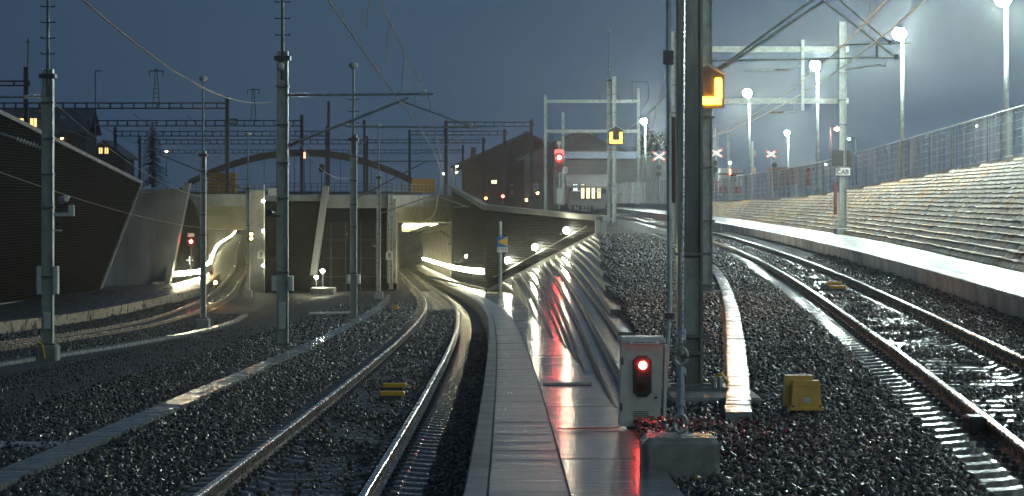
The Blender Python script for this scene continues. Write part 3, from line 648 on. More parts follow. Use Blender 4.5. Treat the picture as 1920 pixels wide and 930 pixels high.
m = MB(); m.strip([[(Xc(z) - 2.6, z, zc_(z)), (Xc(z) + 4., z, zc_(z))] for z in np.arange(252, 430, 6)]); m.build('tunnel_ceiling', TUNW, ct)
m = MB(); m.strip([[(Xc(z) - 2.6, z, CH - Hc(z) - .2), (Xp(z) + .1, z, CH - Hc(z) - .2)] for z in np.arange(198, 430, 4)]); m.build('tunnel_floor', G_BAL, ct)
m = MB(); m.strip([[(Xp(z) + .7, z, CH - Hp(z) - .02), (Xc(z) + 4, z, CH - Hp(z) - .02)] for z in np.arange(246, 430, 4)]); m.build('tunnel_walkway', CONC, ct)
MB().box((Xc(426) + 1, 426, CH - Hc(426) + 3), (9, .3, 8)).build('end_face', TUNW, ct)
m = MB()
for z in np.arange(256, 420, 5):
    m.box((Xc(z) + .6, z, zc_(z) - .25), (6.2, .15, .18)); m.box((Xc(z) - 1.4, z, zc_(z) - .7), (.08, .08, .9)); m.box((Xc(z) + 1.6, z, zc_(z) - .5), (.1, .1, .5))
for dx, dz in ((-1.9, .35), (-1.2, .6), (1., .55), (1.8, .4), (2.6, .5), (3.2, .8)): m.tube([(Xc(z) + dx, z, zc_(z) - dz) for z in np.arange(252, 425, 12)], .05, 5)
m.build('ceiling_steelwork', GSTEEL, ct)
for z in (254, 261, 269, 278, 288, 300, 314, 330, 352, 378):
    MB().box((Xc(z) + .6, z, zc_(z) - .3), (3.6, .3, .08)).build('ceiling_lamp', EM('tunnel_lamp_glow', (1., .92, .52), 14), ct)

# right ribbed walls
rw = thing('retaining_wall', 'black ribbed retaining wall with sloping pale coping right of the middle tunnel', 'wall', (0, 165, -5))
zt = lambda px, py, y: WZ(py, y)
slat_wall((Xrib_r(250), 250), (Xrib_r(165), 165), [(0, WZ(535, 250)), (85.1, WZ(551, 165)), (85.1, WZ(390, 165)), (0, WZ(350, 250))], .17, rw, name='cladding')
a, b = (WX(912, 165), 165), (WX(1128, 149.9), 149.9); Lw = math.dist(a, b)
slat_wall(a, b, [(0, WZ(549, 165)), (Lw * .94, WZ(444, 151)), (Lw, WZ(441, 150)), (Lw, WZ(412, 150)), (0, WZ(391, 165))], .17, rw, name='cladding')
m = MB(); m.bar(W(846, 351, 251), W(911, 388.5, 165), .45, .34); m.bar(W(910, 388.5, 165), W(1137, 410, 149.8), .55, .34); m.build('coping', CONC_S, rw)
m = MB(); m.bar(W(914, 547, 164.7), W(1118, 440.5, 150), .16, .3); m.bar(W(914, 544, 164.7), W(805, 519, 240), .12, .22); m.build('base_trim', CONC_S, rw)
MB().box(W(1127.5, 425, 150) + Vector((0, .3, -.1)), (.75, .8, 1.1)).build('end_pillar', CONC_S, rw)
m = MB(); m.tube([W(925, 520, 163.8), W(1100, 424, 151)], .03, 6); m.build('handrail', GALV, rw)

# ------------------------------------------------------------------ lamps
def lamp_row(pts, name, label, group, size=(.16, .6, .36), mat=L_STRIP):
    for i, (p, dx) in enumerate(pts):
        t = thing(name, label, 'lamp', p, group); p = Vector(p)
        MB().box(p, size).build('glowing_tube', mat, t); MB().box(p + Vector((dx, 0, 0)), (.08, size[1] + .1, size[2] + .06)).build('housing', GSTEEL, t)
lamp_row([((Xrib_r(z) - .16, z, CH - Hp(z) + 1.32 - .0013 * (z - 165)), .11) for z in np.linspace(167, 247, 22)], 'handrail_lamp', 'lamp in the glowing row along the black wall right of the middle track', 'handrail lamps along the middle tunnel wall')
lamp_row([((Xc(z) + 3.6, z, CH - Hp(z) + 1.2), .11) for z in np.linspace(253, 400, 16)], 'handrail_lamp', 'lamp in the glowing row running on inside the middle tunnel', 'handrail lamps inside the middle tunnel')
lamp_row([((Xlw(z) + .2, z, lerp(WZ(514, 203), WZ(508, 239), (z - 203) / 36)), -.11) for z in np.linspace(203.5, 239, 13)], 'handrail_lamp', 'lamp in the glowing row outside the left tunnel mouth', 'handrail lamps outside the left tunnel', mat=L_STRIPL)
lamp_row([((Xlw(z) + .25, z, CH - Hl(z) + 1.5), -.11) for z in np.geomspace(246, 900, 30)], 'handrail_lamp', 'lamp in the glowing row climbing away inside the left tunnel', 'handrail lamps inside the left tunnel', size=(.2, .8, .3), mat=L_STRIPL)
def wall_lamp(px, py, y, label, mat=L_WALL, r=.2, cat='wall lamp', name='wall_lamp'):
    p = W(px, py, y); t = thing(name, label, cat, p)
    MB().lathe(p + Vector((0, -.2, -r)), [(r * .4, 0), (r * .9, r * .4), (r, r), (r * .9, r * 1.6), (r * .4, 2 * r)], 10).build('glowing_lens', mat, t, smooth=True)
    MB().box(p + Vector((0, .06, 0)), (r * .8, .3, r * .8)).build('base', DSTEEL, t)
wall_lamp(877, 480, 205, 'bright wall lamp just above the glowing row on the black wall')
wall_lamp(952, 488, 161.5, 'bright wall lamp beside the blue and yellow stop board')
wall_lamp(1003, 463, 157.5, 'bright wall lamp on the black wall between two others')
wall_lamp(1062, 432, 153.5, 'highest bright wall lamp near the right end of the black wall')
L_PIL = EM('pillar_lamp_glow', (1., .95, .62), 130)
wall_lamp(494, 377, 199, 'top lamp of three on the concrete pillar edge', L_PIL, .11); wall_lamp(494, 433, 199, 'middle lamp of three on the concrete pillar edge', L_PIL, .11); wall_lamp(494, 498, 199, 'lowest lamp of three on the concrete pillar edge', L_PIL, .10)
def bollard(px, py, base, y, label):
    p = W(px, py, y); t = thing('floor_lamp', label, 'lamp', W(px, base, y))
    MB().tube([W(px, base, y), p], .05, 6).build('post', GSTEEL, t); MB().lathe(p + Vector((0, 0, -.14)), [(.06, 0), (.15, .08), (.15, .2), (.05, .28)], 10).build('glowing_lens', L_WALL, t, smooth=True)
bollard(593, 520, 545, 191, 'left of two bright low lamps at the foot of the leaning fin'); bollard(605, 508, 545, 193, 'right of two bright low lamps at the foot of the leaning fin')
t = thing('concrete_plinth', 'low concrete plinth under the two bright lamps by the middle wall', 'plinth', W(607, 550, 190)); MB().cbox(W(606, 545, 190.5), (1.9, 2.4, .5), .05).build('plinth_block', CONC, t)

def floodlight(x, y, zb, ztop, label, aim=(-.7, -.6), r=.09, lens=.33, mat=L_WHITE):
    t = thing('floodlight_mast', label, 'lamp post', (x, y, zb), 'floodlight masts along the right fence')
    MB().tube([(x, y, zb), (x, y, ztop)], [r * 1.5, r], 10).build('pole', GALV, t, smooth=True)
    ax = Vector((aim[0], aim[1], 0)).normalized()
    c = Vector((x, y, ztop)) + ax * .25
    MB().box(Vector((x, y, ztop + .05)), (.36, .12, .12)).bar(Vector((x, y, ztop + .06)), c + Vector((0, 0, .12)), .14, .1).build('bracket', GSTEEL, t)
    h = MB(); h.cbox(c + Vector((0, 0, .33)), (.46, .46, .16), .05, math.atan2(ax.y, ax.x)); h.build('housing', OFFW, t)
    MB().lathe(c + Vector((0, 0, -.13)), [(lens * .3, -.14), (lens * .75, -.07), (lens, .06), (lens * 1.08, .2), (lens, .33), (lens * .8, .40)], 14).build('glowing_lens', mat, t, smooth=True)
    return t
for (px, py, y, lab) in ((1210, 228, 281, 'farthest tall floodlight mast, behind the platform end'), (1405, 176, 207, 'tall floodlight mast between two crossing boards'), (1533, 125, 164, 'tall floodlight mast just left of the mast with the CAB plate'),
                         (1692, 66, 132, 'tall floodlight mast rising behind the fence right of the CAB plate'), (1887, 1, 108, 'nearest floodlight mast, cut by the top right edge of the photo')):
    x = WX(px, y); floodlight(x, y, Zf(y) if y < 290 else .1, WZ(py, y), lab)
for y in (84, 62, 40, 18, -6): floodlight(22.5 if y > 70 else 20.5, y, 3.8, 11.2, 'floodlight mast of the same row beyond the right edge of the photo', mat=L_WHITE if y > 70 else L_WHITE2)
for x, y in ((-15, -16), (8.5, -22)): floodlight(x, y, 0, 10.5, 'floodlight mast standing behind the photographer', aim=(0, 1), mat=L_WHITE2)
floodlight(WX(1478, 326), 326, .1, WZ(250, 326), 'small distant floodlight mast right of the white barrier pole', lens=.26)
def street_lamp(px, py, base, y, label, mat, arm=0., lens=.16):
    p = W(px, py, y); b = W(px + arm, base, y); t = thing('street_lamp', label, 'street lamp', b)
    top = Vector((b.x, b.y, p.z + .15)); m = MB(); m.tube([b, top], [.08, .05], 8)
    if arm: m.tube([top, p + Vector((0, 0, .12))], .04, 6)
    m.build('pole', GSTEEL, t, smooth=True); MB().cbox(p + Vector((0, 0, .1)), (.5, .3, .12), .03).build('hood', GSTEEL, t)
    MB().lathe(p + Vector((0, 0, -lens)), [(lens * .3, 0), (lens, lens * .5), (lens, lens)], 10).build('glowing_lens', mat, t, smooth=True)
L_GRN = EM('greenish_lamp_glow', (.85, 1., .6), 110)
street_lamp(1570, 240, 352, 195, 'street lamp with pinkish orange glow behind the fence beside the CAB mast', EM('sodium_glow', (1., .36, .2), 260), -13, .2)
street_lamp(1592, 260, 345, 320, 'greenish street lamp just right of the CAB mast', L_GRN, 14)
street_lamp(1830, 235, 300, 190, 'yellow green street lamp seen through the fence', L_GRN, 14, .11)
street_lamp(1691, 297, 325, 150, 'small orange lamp seen through the fence', L_ORA, 0, .09)
street_lamp(832, 325, 365, 380, 'greenish street lamp left of the station roof', L_GRN); street_lamp(857, 311, 362, 400, 'higher greenish street lamp at the corner of the station', L_GRN, -3)
street_lamp(848, 313, 362, 420, 'upper of two orange street lamps by the station corner', L_ORA, -2); street_lamp(856, 322, 362, 395, 'lower of two orange street lamps by the station corner', L_ORA, -2)
street_lamp(312, 283, 330, 420, 'orange lamp beside the dark spruce', L_ORA, 0, .2); street_lamp(116, 259, 280, 330, 'warm lamp under the eaves of the chalet', L_ORA, 0, .14)
street_lamp(1533, 293, 350, 230, 'small white lamp low behind the fence near the red shed', L_GRN, 0, .12); street_lamp(1548, 307, 350, 240, 'second small white lamp low behind the fence near the red shed', L_GRN, 0, .12)

# ------------------------------------------------------------------ catenary masts
def mast(px, top, base, y, label, w=.3, d=.28, block=(.62, .62, .45), globe=None, rungs=0, box=None, rodtop=None, mat=GALV, cable=True):
    b = W(px, base, y); t = thing('catenary_mast', label, 'catenary mast', b); h = WZ(top, y) - b.z
    MB().ibeam(b, h, w, d, .022).build('column', mat, t)
    if block: MB().cbox(b + Vector((0, 0, -block[2] / 2 + .02)), block, .05).build('foundation_block', CONC_D, t)
    MB().box(b + Vector((0, 0, .05)), (w + .16, d + .16, .05)).build('base_plate', GSTEEL, t)
    for f in (.25, .5, .62, .75, .88): MB().box(b + Vector((0, 0, h * f)), (w + .05, d + .05, .05)).build('clamp_band', GSTEEL, t)
    if rodtop is not None or globe is not None:
        zt_ = WZ(rodtop if rodtop is not None else globe, y); tp = b + Vector((0, 0, h))
        m = MB(); m.tube([tp - Vector((0, 0, .8)), (tp.x, tp.y, zt_)], [.055, .04], 8); m.build('lamp_rod', GSTEEL, t)
        MB().box(tp + Vector((0, 0, -.2)), (w + .14, d + .1, .12)).build('rod_clamp', DSTEEL, t)
        m = MB()
        for k in range(rungs): z = tp.z + .45 + k * .46; m.box((tp.x, tp.y, z), (.42, .04, .03)); [m.box((tp.x + s * .2, tp.y, z + .02), (.03, .04, .05)) for s in (-1, 1)]
        if rungs: m.build('climbing_rungs', DSTEEL, t)
        if globe is not None:
            MB().lathe((tp.x, tp.y, zt_ - .1), [(.1, 0), (.17, .05), (.20, .12), (.18, .2), (.08, .26)], 12).build('lamp_globe', M('unlit_lamp_glass', (.3, .32, .32), .2, var=.1), t, smooth=True)
    if box:
        for dx in box[1]: MB().cbox((b.x + dx, b.y - .02, WZ(box[0], y)), (.14, .3, box[2]), .02).build('equipment_box', OFFW, t)
    return t, b
MASTL = M('pale_galvanised_mast', (.34, .38, .34), .5, metal=.3, var=.25, sc=3)
t1, B1 = mast(90, 130, 648, 70, 'leftmost tall mast with cameras and rungs', w=.32, rodtop=-40, rungs=6, box=(525, (-.24, .24), .82), mat=MASTL)
m = MB(); m.box(B1 + Vector((0, -.16, .75)), (.2, .05, .5)); m.build('name_plate', OFFW, t1)
m = MB(); m.tube([B1 + Vector((-.3, -.25, .02)), B1 + Vector((-.22, -.3, .12)), B1 + Vector((-.1, -.33, .05)), B1 + Vector((-.02, -.36, -.35))], .03, 6); m.build('earth_cable', YPAN, t1)
m = MB(); p = W(120, 376, 69.7); m.tube([p + Vector((-.1, .05, 0)), p + Vector((.1, -.15, .06))], .1, 10); m.box(p + Vector((.02, -.05, .1)), (.28, .34, .03)); m.build('camera_housing', OFFW, t1)
m = MB(); p = W(113, 420, 69.7); m.tube([p + Vector((-.05, .05, 0)), p + Vector((.08, -.15, -.02))], .09, 10); m.build('camera_housing', BLACK, t1)
[MB().box(c_, d_).build('camera_bracket', OFFW, t1) for c_, d_ in ((W(120, 402, 69.8), (.6, .08, .1)), (W(134, 394, 69.8), (.16, .12, .3)), (W(108, 432, 69.8), (.25, .08, .05)))]
t2, B2 = mast(530, 96, 648, 67, 'tall pale mast left of the middle track carrying a cantilever', w=.31, rodtop=-40, rungs=5, box=(531, (-.23, .23), .42), mat=MASTL)
m = MB(); m.box(B2 + Vector((0, -.16, .85)), (.2, .05, .75)); m.build('name_plate', OFFW, t2)
m = MB(); m.tube([W(513, 401, 66.6), W(505, 399, 66.3)], .09, 10); m.box(W(516, 405, 66.6), (.3, .08, .05)); m.build('camera_housing', BLACK, t2)
MB().lathe(W(526, 131, 66.8), [(.06, 0), (.11, .06), (.11, .16), (.05, .2)], 10).build('dome_fixture', OFFW, t2)
m = MB(); [m.tube([W(x, y0_, 65.4), W(x, y1_, 65.4)], .035, 6) for x, y0_, y1_ in ((555, 668, 655), (582, 672, 640))]; m.tube([W(553, 641, 65.4), W(582, 640, 65.4)], .035, 6); m.build('pipe_guard', GALV, t2)
t3, B3 = mast(381, 283, 598, 112, 'mast with unlit globe lamp in front of the left tunnel', w=.26, globe=148, rungs=2)
t4, B4 = mast(663, 252, 598, 95, 'mast with unlit mushroom lamp standing left of the curving middle track', w=.26, globe=124, rungs=3, box=(523, (-.2, .2), .35), mat=MASTL)
t5, B5 = mast(465, 348, 546, 172, 'dark mast with small unlit globe lamp at the left tunnel pillar', w=.26, globe=252, rungs=0)
t6, B6 = mast(710, 327, 548, 160, 'mast with unlit globe lamp before the recess left of the middle tunnel', w=.26, globe=237, rungs=2)
t7, B7 = mast(733, 362, 543, 190, 'short pale mast at the left corner of the middle tunnel mouth', w=.3, block=None)
t, b = mast(152 + 990, 146, 415, 192, 'front one of the paired masts beyond the black wall end, with thin lamp rod', w=.32, globe=58, rungs=3)
t, b = mast(1152, 143, 418, 190, 'rear one of the paired masts beyond the black wall end, without lamp rod', w=.3)
for px, top, base, y, lab in ((1197, 165, 384, 262, 'slim mast rising from the far platform beside the first floodlight'), (1056, 210, 385, 240, 'slim mast directly right of the red signal'), (768, 243, 360, 300, 'slender far mast behind the bridge right of the arch'), (616, 190, 362, 262, 'tall thin dark mast behind the middle fin'),
                              (1344, 240, 362, 270, 'plain grey post behind the crossing board'), (1366, 250, 362, 280, 'shorter plain grey post right of the crossing board'), (1505, 78, 206, 113, 'short vertical hanger hung between the two beams of the portal'), (683, 225, 362, 320, 'thin far mast left of the unlit mushroom lamp')):
    if 'hanger' in lab: continue
    mast(px, top, base, y, lab, w=.3 if px > 1000 else .32, block=None, mat=GALV if px > 1000 else DSTEEL)
# near mast group
Yn = 28
nb = W(1293, 728, Yn); tn = thing('catenary_mast', 'huge near steel mast crossing the whole right half of the photo', 'catenary mast', nb)
MB().ibeam(nb, 7., .29, .30, .03).build('column', M('weathered_dark_galvanising', (.16, .165, .15), .4, metal=.5, var=.35, sc=3, bump=.15, bsc=30, st=(1, 1, .3)), tn)
MB().box(nb + Vector((0, -.03, .72 + .35)), (.225, .02, .9)).build('front_plate', M('dull_zinc_plate', (.32, .33, .31), .5, metal=.3, var=.25), tn)
for z, w_ in ((.05, .5), (1.57, .42), (.62, .42), (.42, .4)): MB().box(nb + Vector((.02, -.17, z)), (w_, .05, .035)).build('clamp_band', GSTEEL, tn)
MB().box(nb + Vector((.02, -.05, .02)), (.8, .7, .04)).build('base_plate', GSTEEL, tn)
for dx in (-.3, .25, .32): m = MB(); m.tube([nb + Vector((dx, -.35, .02)), nb + Vector((dx, -.35, .16))], .035, 6); m.tube([nb + Vector((dx, -.35, .1)), nb + Vector((dx, -.35, .13))], .055, 6); m.build('anchor_bolt', GALV, tn)
MB().cbox(nb + Vector((.2, -.3, -.2)), (1.04, 2.1, .4), .03).build('foundation_block', CONC_D, tn)
m = MB(); m.tube([nb + Vector((.2, -.3, .1)), nb + Vector((.34, -.34, .2)), nb + Vector((.42, -.32, .1)), nb + Vector((.38, -.3, -.02))], .018, 6); m.build('earth_cable', YPAN, tn)
nb2 = W(1325, 546, 58); t8 = thing('catenary_mast', 'steel mast right behind the huge near mast, carrying the amber indicator', 'catenary mast', nb2)
MB().ibeam(nb2, 8.2, .26, .26, .022).build('column', GALV, t8); MB().cbox(nb2 + Vector((.05, 0, -.15)), (.75, .75, .34), .05).build('foundation_block', CONC_D, t8)
[MB().box(nb2 + Vector((0, 0, z)), (.36, .36, .05)).build('clamp_band', GSTEEL, t8) for z in (.06, .16, 1.7, 3., 4.2, 5.1)]
t9 = thing('steel_stay', 'thin pale steel pole leaning just left of the huge near mast', 'stay', W(1243, 790, 25.6))
m = MB(); m.tube([W(1243, 790, 25.6), W(1256, 560, 26.6), W(1253, -60, 28)], .028, 8); m.build('pole', GALV, t9); [MB().box(c_, d_).build('pole_clamp', DSTEEL, t9) for c_, d_ in ((W(1253, 108, 27.6), (.12, .12, .16)), (W(1254, 592, 26.4), (.1, .1, .06)))]
m = MB(); m.box(W(1262, 300, 27.9), (.05, .08, 1.)); m.build('relay_box', M('rust_brown_box', (.1, .04, .03), .5), tn)
# guy with chain and anchor block
tb = thing('anchor_block', 'square concrete anchor block in the ballast at the bottom', 'concrete block', W(1278, 905, 19.8))
MB().cbox(W(1278, 863, 19.8) + Vector((0, .28, -.02)), (.64, .56, .40), .05).build('block', M('block_concrete', (.19, .19, .18), .3, var=.35, sc=4, bump=.2, bsc=40), tb)
MB().tube([W(1276, 822, 20.05), W(1276, 800, 20.05)], .014, 8).build('eye_bolt', GALV, tb)
tg = thing('guy_wire', 'guy wire with turnbuckle and shackles rising from the concrete anchor block', 'guy wire', W(1276, 818, 20.05))
def link(m, c, a, b, r, rz=0.):
    c = Vector(c); mm = Matrix.Rotation(rz, 3, 'Z'); pts = [c + mm @ Vector((a * math.cos(2*math.pi*k/14), 0, b * math.sin(2*math.pi*k/14))) for k in range(15)]; m.tube(pts, r, 6, cap=False)
for a_ in ((W(1276, 794, 20.05), .055, .075, .018), (W(1277, 668, 20.6), .055, .075, .018), (W(1278, 650, 20.6), .05, .07, .017, R(80))): m = MB(); link(m, *a_); m.build('shackle', GALV, tg)
m = MB(); m.tube([W(1276, 778, 20.1), W(1277, 690, 20.5)], .03, 8); m.tube([W(1276, 765, 20.15), W(1276, 750, 20.2)], .04, 8); m.tube([W(1277, 705, 20.45), W(1277, 692, 20.5)], .045, 8); m.build('turnbuckle', GALV, tg)
m = MB(); m.tube([W(1278, 640, 20.65), W(1279, 620, 20.8)], .035, 8); m.tube([W(1279, 622, 20.8), W(1283, -60, 27.2)], .011, 8)
for k in range(140): q = W(1279, 622, 20.8).lerp(W(1283, -60, 27.2), k / 140); m.tube([q, q + Vector((0, .004, .022))], .016, 6)
m.build('rope', M('bright_strand', (.5, .52, .5), .3, metal=.8, var=.3, sc=20), tg)
# CAB mast and gantry portals
tc_, bc = mast(1580, 40, 428, 112, 'portal mast on the platform wearing the CAB plate', w=.32, d=.3, block=(.75, .75, .5))
p = thing('cab_plate', 'small white plate reading CAB on the platform mast', 'sign', W(1580, 322, 111.6)); MB().cbox(W(1580, 322, 111.7), (.68, .03, .33), .01).build('plate', WHITE, p); text(p, 'CAB', .30, W(1580, 322.5, 111.67), BLACK)
MB().box(W(1571, 297, 111.6), (.5, .25, .75)).box(W(1592, 297, 111.9), (.2, .25, .75)).build('switch_box', BLACK, tc_)
MB().box(W(1566, 372, 111.8), (.14, .2, 1.5)).build('red_edge_board', M('rust_red_board', (.16, .04, .03), .6), tc_)
pr = thing('portal_beam', 'double horizontal steel beams of the portal joined to the CAB mast', 'beam', W(1420, 190, 112))
MB().box(W((1255 + 1591) / 2, 92.5, 112.3), ((1591 - 1255) / F * 112, .25, .26)).build('beam', GALV, pr); MB().box(W((1255 + 1591) / 2, 189.5, 112.3), ((1591 - 1255) / F * 112, .25, .24)).build('beam', GALV, pr); MB().box(W(1505, 141, 112.1), (.14, .14, 3.3)).build('hanger_post', GALV, pr)
mast(1263, 60, 459, 112, 'left post of the portal, half hidden behind the huge near mast', w=.26, block=(.7, .7, .3))
pr = thing('portal_gantry', 'far steel portal standing over the station tracks beside the red signal', 'gantry', W(1110, 390, 240))
m = MB(); m.ibeam(W(1023, 395, 240), (395 - 177) / F * 240, .32, .3); m.build('post', GALV, pr)
for py in (190, 246): MB().box(W(1110, py, 240), ((1200 - 1020) / F * 240, .25, .32)).build('beam', GALV, pr)
m = MB(); m.tube([W(1030, 250, 239.8), W(1048, 380, 239.8)], .05, 5); m.tube([W(1036, 250, 239.8), W(1054, 380, 239.8)], .05, 5)
for k in range(14): m.tube([W(1030 + 18 * k / 14, 250 + 130 * k / 14, 239.8), W(1036 + 18 * k / 14, 250 + 130 * k / 14, 239.8)], .03, 4)
m.build('ladder', GSTEEL, pr)
[MB().tube([W(x, 190, 239), W(x, y1_, 239)], .05, 5).build('insulator', INSU, pr) for x, y1_ in ((1125, 178), (1162, 178), (1186, 152))]; m = MB(); m.tube([W(1186, 153, 239), W(1213, 153, 239), W(1216, 160, 239), W(1216, 185, 239), W(1204, 205, 239)], .025, 5); m.build('jumper_wire', INSU, pr)
# lattice gantries of the station yard
def gantry(xl, xr, yt, yb, z, posts, label):
    t = thing('lattice_gantry', label, 'gantry', W((xl + xr) / 2, 368, z), 'lattice gantries over the station yard')
    a, b = WZ(yt, z), WZ(yb, z); X0, X1 = WX(xl, z), WX(xr, z); m = MB(); w = .12
    for Z in (a, b):
        for dy in (0, .5): m.box(((X0 + X1) / 2, z + dy, Z), (X1 - X0, w, w))
    n = max(4, int((X1 - X0) / 1.15))
    for k in range(n + 1): x = lerp(X0, X1, k / n); m.box((x, z, (a + b) / 2), (.1, .08, a - b)); m.box((x, z + .5, (a + b) / 2), (.08, .08, a - b))
    m.build('lattice_beam', DSTEEL, t)
    for px, pt in posts: MB().ibeam(W(px, 372, z + .25), (372 - pt) / F * z, .4, .34, .05).build('post', DSTEEL, t)
    return t
gantry(-60, 428, 193, 203, 240, ((426, 180),), 'nearest lattice gantry crossing above the chalet at far left')
gantry(-60, 54, 152, 160, 215, ((49, 125),), 'short lattice gantry end at the upper left edge')
gantry(165, 568, 226, 236, 285, ((566, 215),), 'second lattice gantry with the 456 board')
gantry(213, 615, 246, 255, 335, ((216, 238), (613, 236)), 'third lattice gantry behind the spruce top')
gantry(258, 690, 262, 270, 390, ((262, 255), (688, 255)), 'fourth lattice gantry low behind the spruce')
gantry(300, 870, 281, 287, 460, ((520, 275), (868, 272)), 'lowest and farthest lattice gantry behind the timber arch')
gantry(835, 1000, 229, 237, 285, ((836, 226), (996, 224)), 'nearest lattice gantry left of the red signal')
gantry(766, 950, 246, 253, 335, ((946, 242),), 'second lattice gantry in front of the station roof')
gantry(690, 910, 262, 268, 390, ((906, 258),), 'third lattice gantry left of the station roof')
def pylon(px, top, base, y, label):
    t = thing('lattice_pylon', label, 'pylon', W(px, base, y)); h = WZ(top, y) - WZ(base, y); b = W(px, base, y); m = MB()
    for s in (-1, 1): m.tube([b + Vector((s * .35, 0, 0)), b + Vector((s * .09, 0, h))], .045, 5)
    for k in range(1, 8): f = k / 8; m.tube([b + Vector((-.35 + .26 * f, 0, h * f)), b + Vector((.35 - .26 * f, 0, h * f))], .03, 4)
    m.build('lattice_leg', DSTEEL, t); m = MB(); m.box(b + Vector((0, 0, h)), (1.5, .14, .1))
    for s in (-1, 1): m.tube([b + Vector((s * .68, 0, h)), b + Vector((s * .68, 0, h - .55))], .06, 6)
    m.lathe(b + Vector((0, 0, h)), [(.1, 0), (.16, .08), (.05, .2)], 8); m.build('cross_arm', DSTEEL, t)
pylon(293, 133, 200, 243, 'lattice pylon with T head on the nearest gantry'); pylon(475, 168, 230, 288, 'lattice pylon with T head on the second gantry')
t = thing('street_lamp', 'thin unlit street lamp standing up behind the nearest gantry', 'street lamp', W(179, 200, 250)); MB().tube([W(179, 330, 250), W(179, 132, 250)], .06, 6).build('pole', DSTEEL, t); MB().box(W(185, 133, 250), (.75, .25, .1)).build('hood', GSTEEL, t)
t = thing('board_456', 'dark board with white number 456 on a gantry post', 'sign', W(437, 235, 284)); MB().cbox(W(437, 228, 284), (1.15, .06, .72), .02).build('plate', M('dark_blue_plate', (.02, .03, .06), .5), t); text(t, '456', .62, W(437, 228.3, 283.95), WHITE)
t = thing('roof_aerial', 'short pole with a hook top on the upper left gantry end', 'aerial', W(52, 125, 215)); MB().tube([W(52, 130, 215), W(53, 70, 215)], .06, 6).build('pole', DSTEEL, t); m = MB(); [m.box(W(53, y_, 215), (.4, .05, .04)) for y_ in (104, 117)]; m.lathe(W(52, 80, 215), [(.22, 0), (.2, .06), (.05, .2)], 8); m.build('fittings', GSTEEL, t)

# ------------------------------------------------------------------ cantilevers and wires
def insulator(m, a, b, n=7, r=.07):
    a = Vector(a); b = Vector(b); m.tube([a, b], .03, 6)
    for k in range(n): q = a.lerp(b, (k + .5) / n); d = (b - a).normalized() * .012; m.tube([q - d, q + d], r, 8)
def P67(x, y): return W(x, y, 67)
tt = thing('cantilever', 'long tubular cantilever reaching right over the middle track', 'cantilever', P67(536, 275))
m = MB(); m.tube([P67(575, 178), P67(812, 176)], .036, 8); m.tube([P67(560, 265), P67(765, 184)], .038, 8); m.tube([P67(757, 191), P67(882, 236)], .025, 8); m.tube([P67(648, 237), P67(897, 239)], .026, 8); m.tube([P67(648, 237), P67(650, 232)], .03, 6); m.build('tubes', GALV, tt)
for a_, b_ in (((537, 178), (575, 178)), ((537, 276), (562, 264))): m = MB(); insulator(m, P67(*a_), P67(*b_)); m.build('insulator', INSU, tt)
m = MB(); m.box(P67(793, 174), (.12, .1, .14)); m.box(P67(757, 189), (.14, .1, .1)); m.box(P67(882, 236), (.1, .1, .14)); m.box(P67(648, 234), (.12, .1, .1)); m.tube([P67(793, 170), P67(793, 182)], .03, 6); m.build('fittings', GALV, tt)
Y1 = 70; tt = thing('cantilever', 'cantilever with pale insulators reaching left from the camera mast', 'cantilever', W(80, 280, Y1))
m = MB(); m.tube([W(45, 182, Y1), W(-60, 181, Y1)], .036, 8); m.tube([W(30, 260, Y1), W(-60, 232, Y1)], .038, 8); m.build('tubes', GALV, tt)
for a_, b_ in (((80, 180), (45, 182)), ((78, 277), (30, 260))): m = MB(); insulator(m, W(*a_, Y1), W(*b_, Y1), 8, .065); m.build('insulator', OFFW, tt)
Yc = 58; q = lambda x, y: W(x, y, Yc)
tt = thing('cantilever', 'pair of long cantilever tubes rising to the top edge right of the huge mast', 'cantilever', q(1340, 130))
m = MB(); m.tube([q(1362, 118), q(1540, -12)], .032, 8); m.tube([q(1350, 131), q(1545, 2)], .034, 8); m.tube([q(1542, 0), q(1680, 108)], .028, 8); m.tube([q(1560, -12), q(1668, 80)], .028, 8); m.tube([q(1335, 114), q(1690, 107)], .020, 8); m.tube([q(1573, 84), q(1706, 81)], .018, 8); m.tube([q(1660, 110), q(1660, 125), q(1650, 121), q(1582, 131)], .016, 8); m.build('tubes', GALV, tt)
m = MB(); insulator(m, q(1338, 135), q(1362, 119), 6, .06); m.build('insulators', INSU, tt)
m = MB(); m.box(q(1680, 107), (.1, .1, .12)); m.box(q(1644, 97), (.05, .06, .3)); m.box(q(1668, 80), (.08, .08, .1)); m.build('fittings', DSTEEL, tt)
tt = thing('cantilever', 'small registration arms hanging below the double portal beams', 'cantilever', W(1480, 205, 112))
m = MB(); m.tube([W(1395, 132, 112), W(1480, 131, 112), W(1503, 122, 112)], .03, 6); m.tube([W(1490, 192, 112), W(1490, 210, 112), W(1440, 211, 112)], .025, 6); m.build('tubes', GALV, tt)
for a_, b_ in (((1452, 131), (1480, 131)), ((1440, 211), (1470, 210))): m = MB(); insulator(m, W(*a_, 112), W(*b_, 112)); m.build('insulator', INSU, tt)
def wire(pts, r, label, name='overhead_wire'):
    tag(MB().tube(pts, r, 6).build(name, WIRE), label, 'wire')
zw = list(np.arange(20, 240, 4))
stag = lambda z: .12 * math.sin((z - 67) / 45 * math.pi + .3)
wire([(Xc(z) - .02 + stag(z) - .25 * max(0, (60 - z) / 40), z, CH - Hc(z) + 5.62) for z in zw], .013, 'contact wire running down over the middle track')
mess = lambda z: CH - Hc(z) + 5.62 + .75 + .55 * ((((z - 67) % 55) - 27.5) / 27.5) ** 2
wire([(Xc(z) + .05, z, mess(z)) for z in np.arange(25, 180, 3)], .011, 'sagging messenger wire above the middle track')
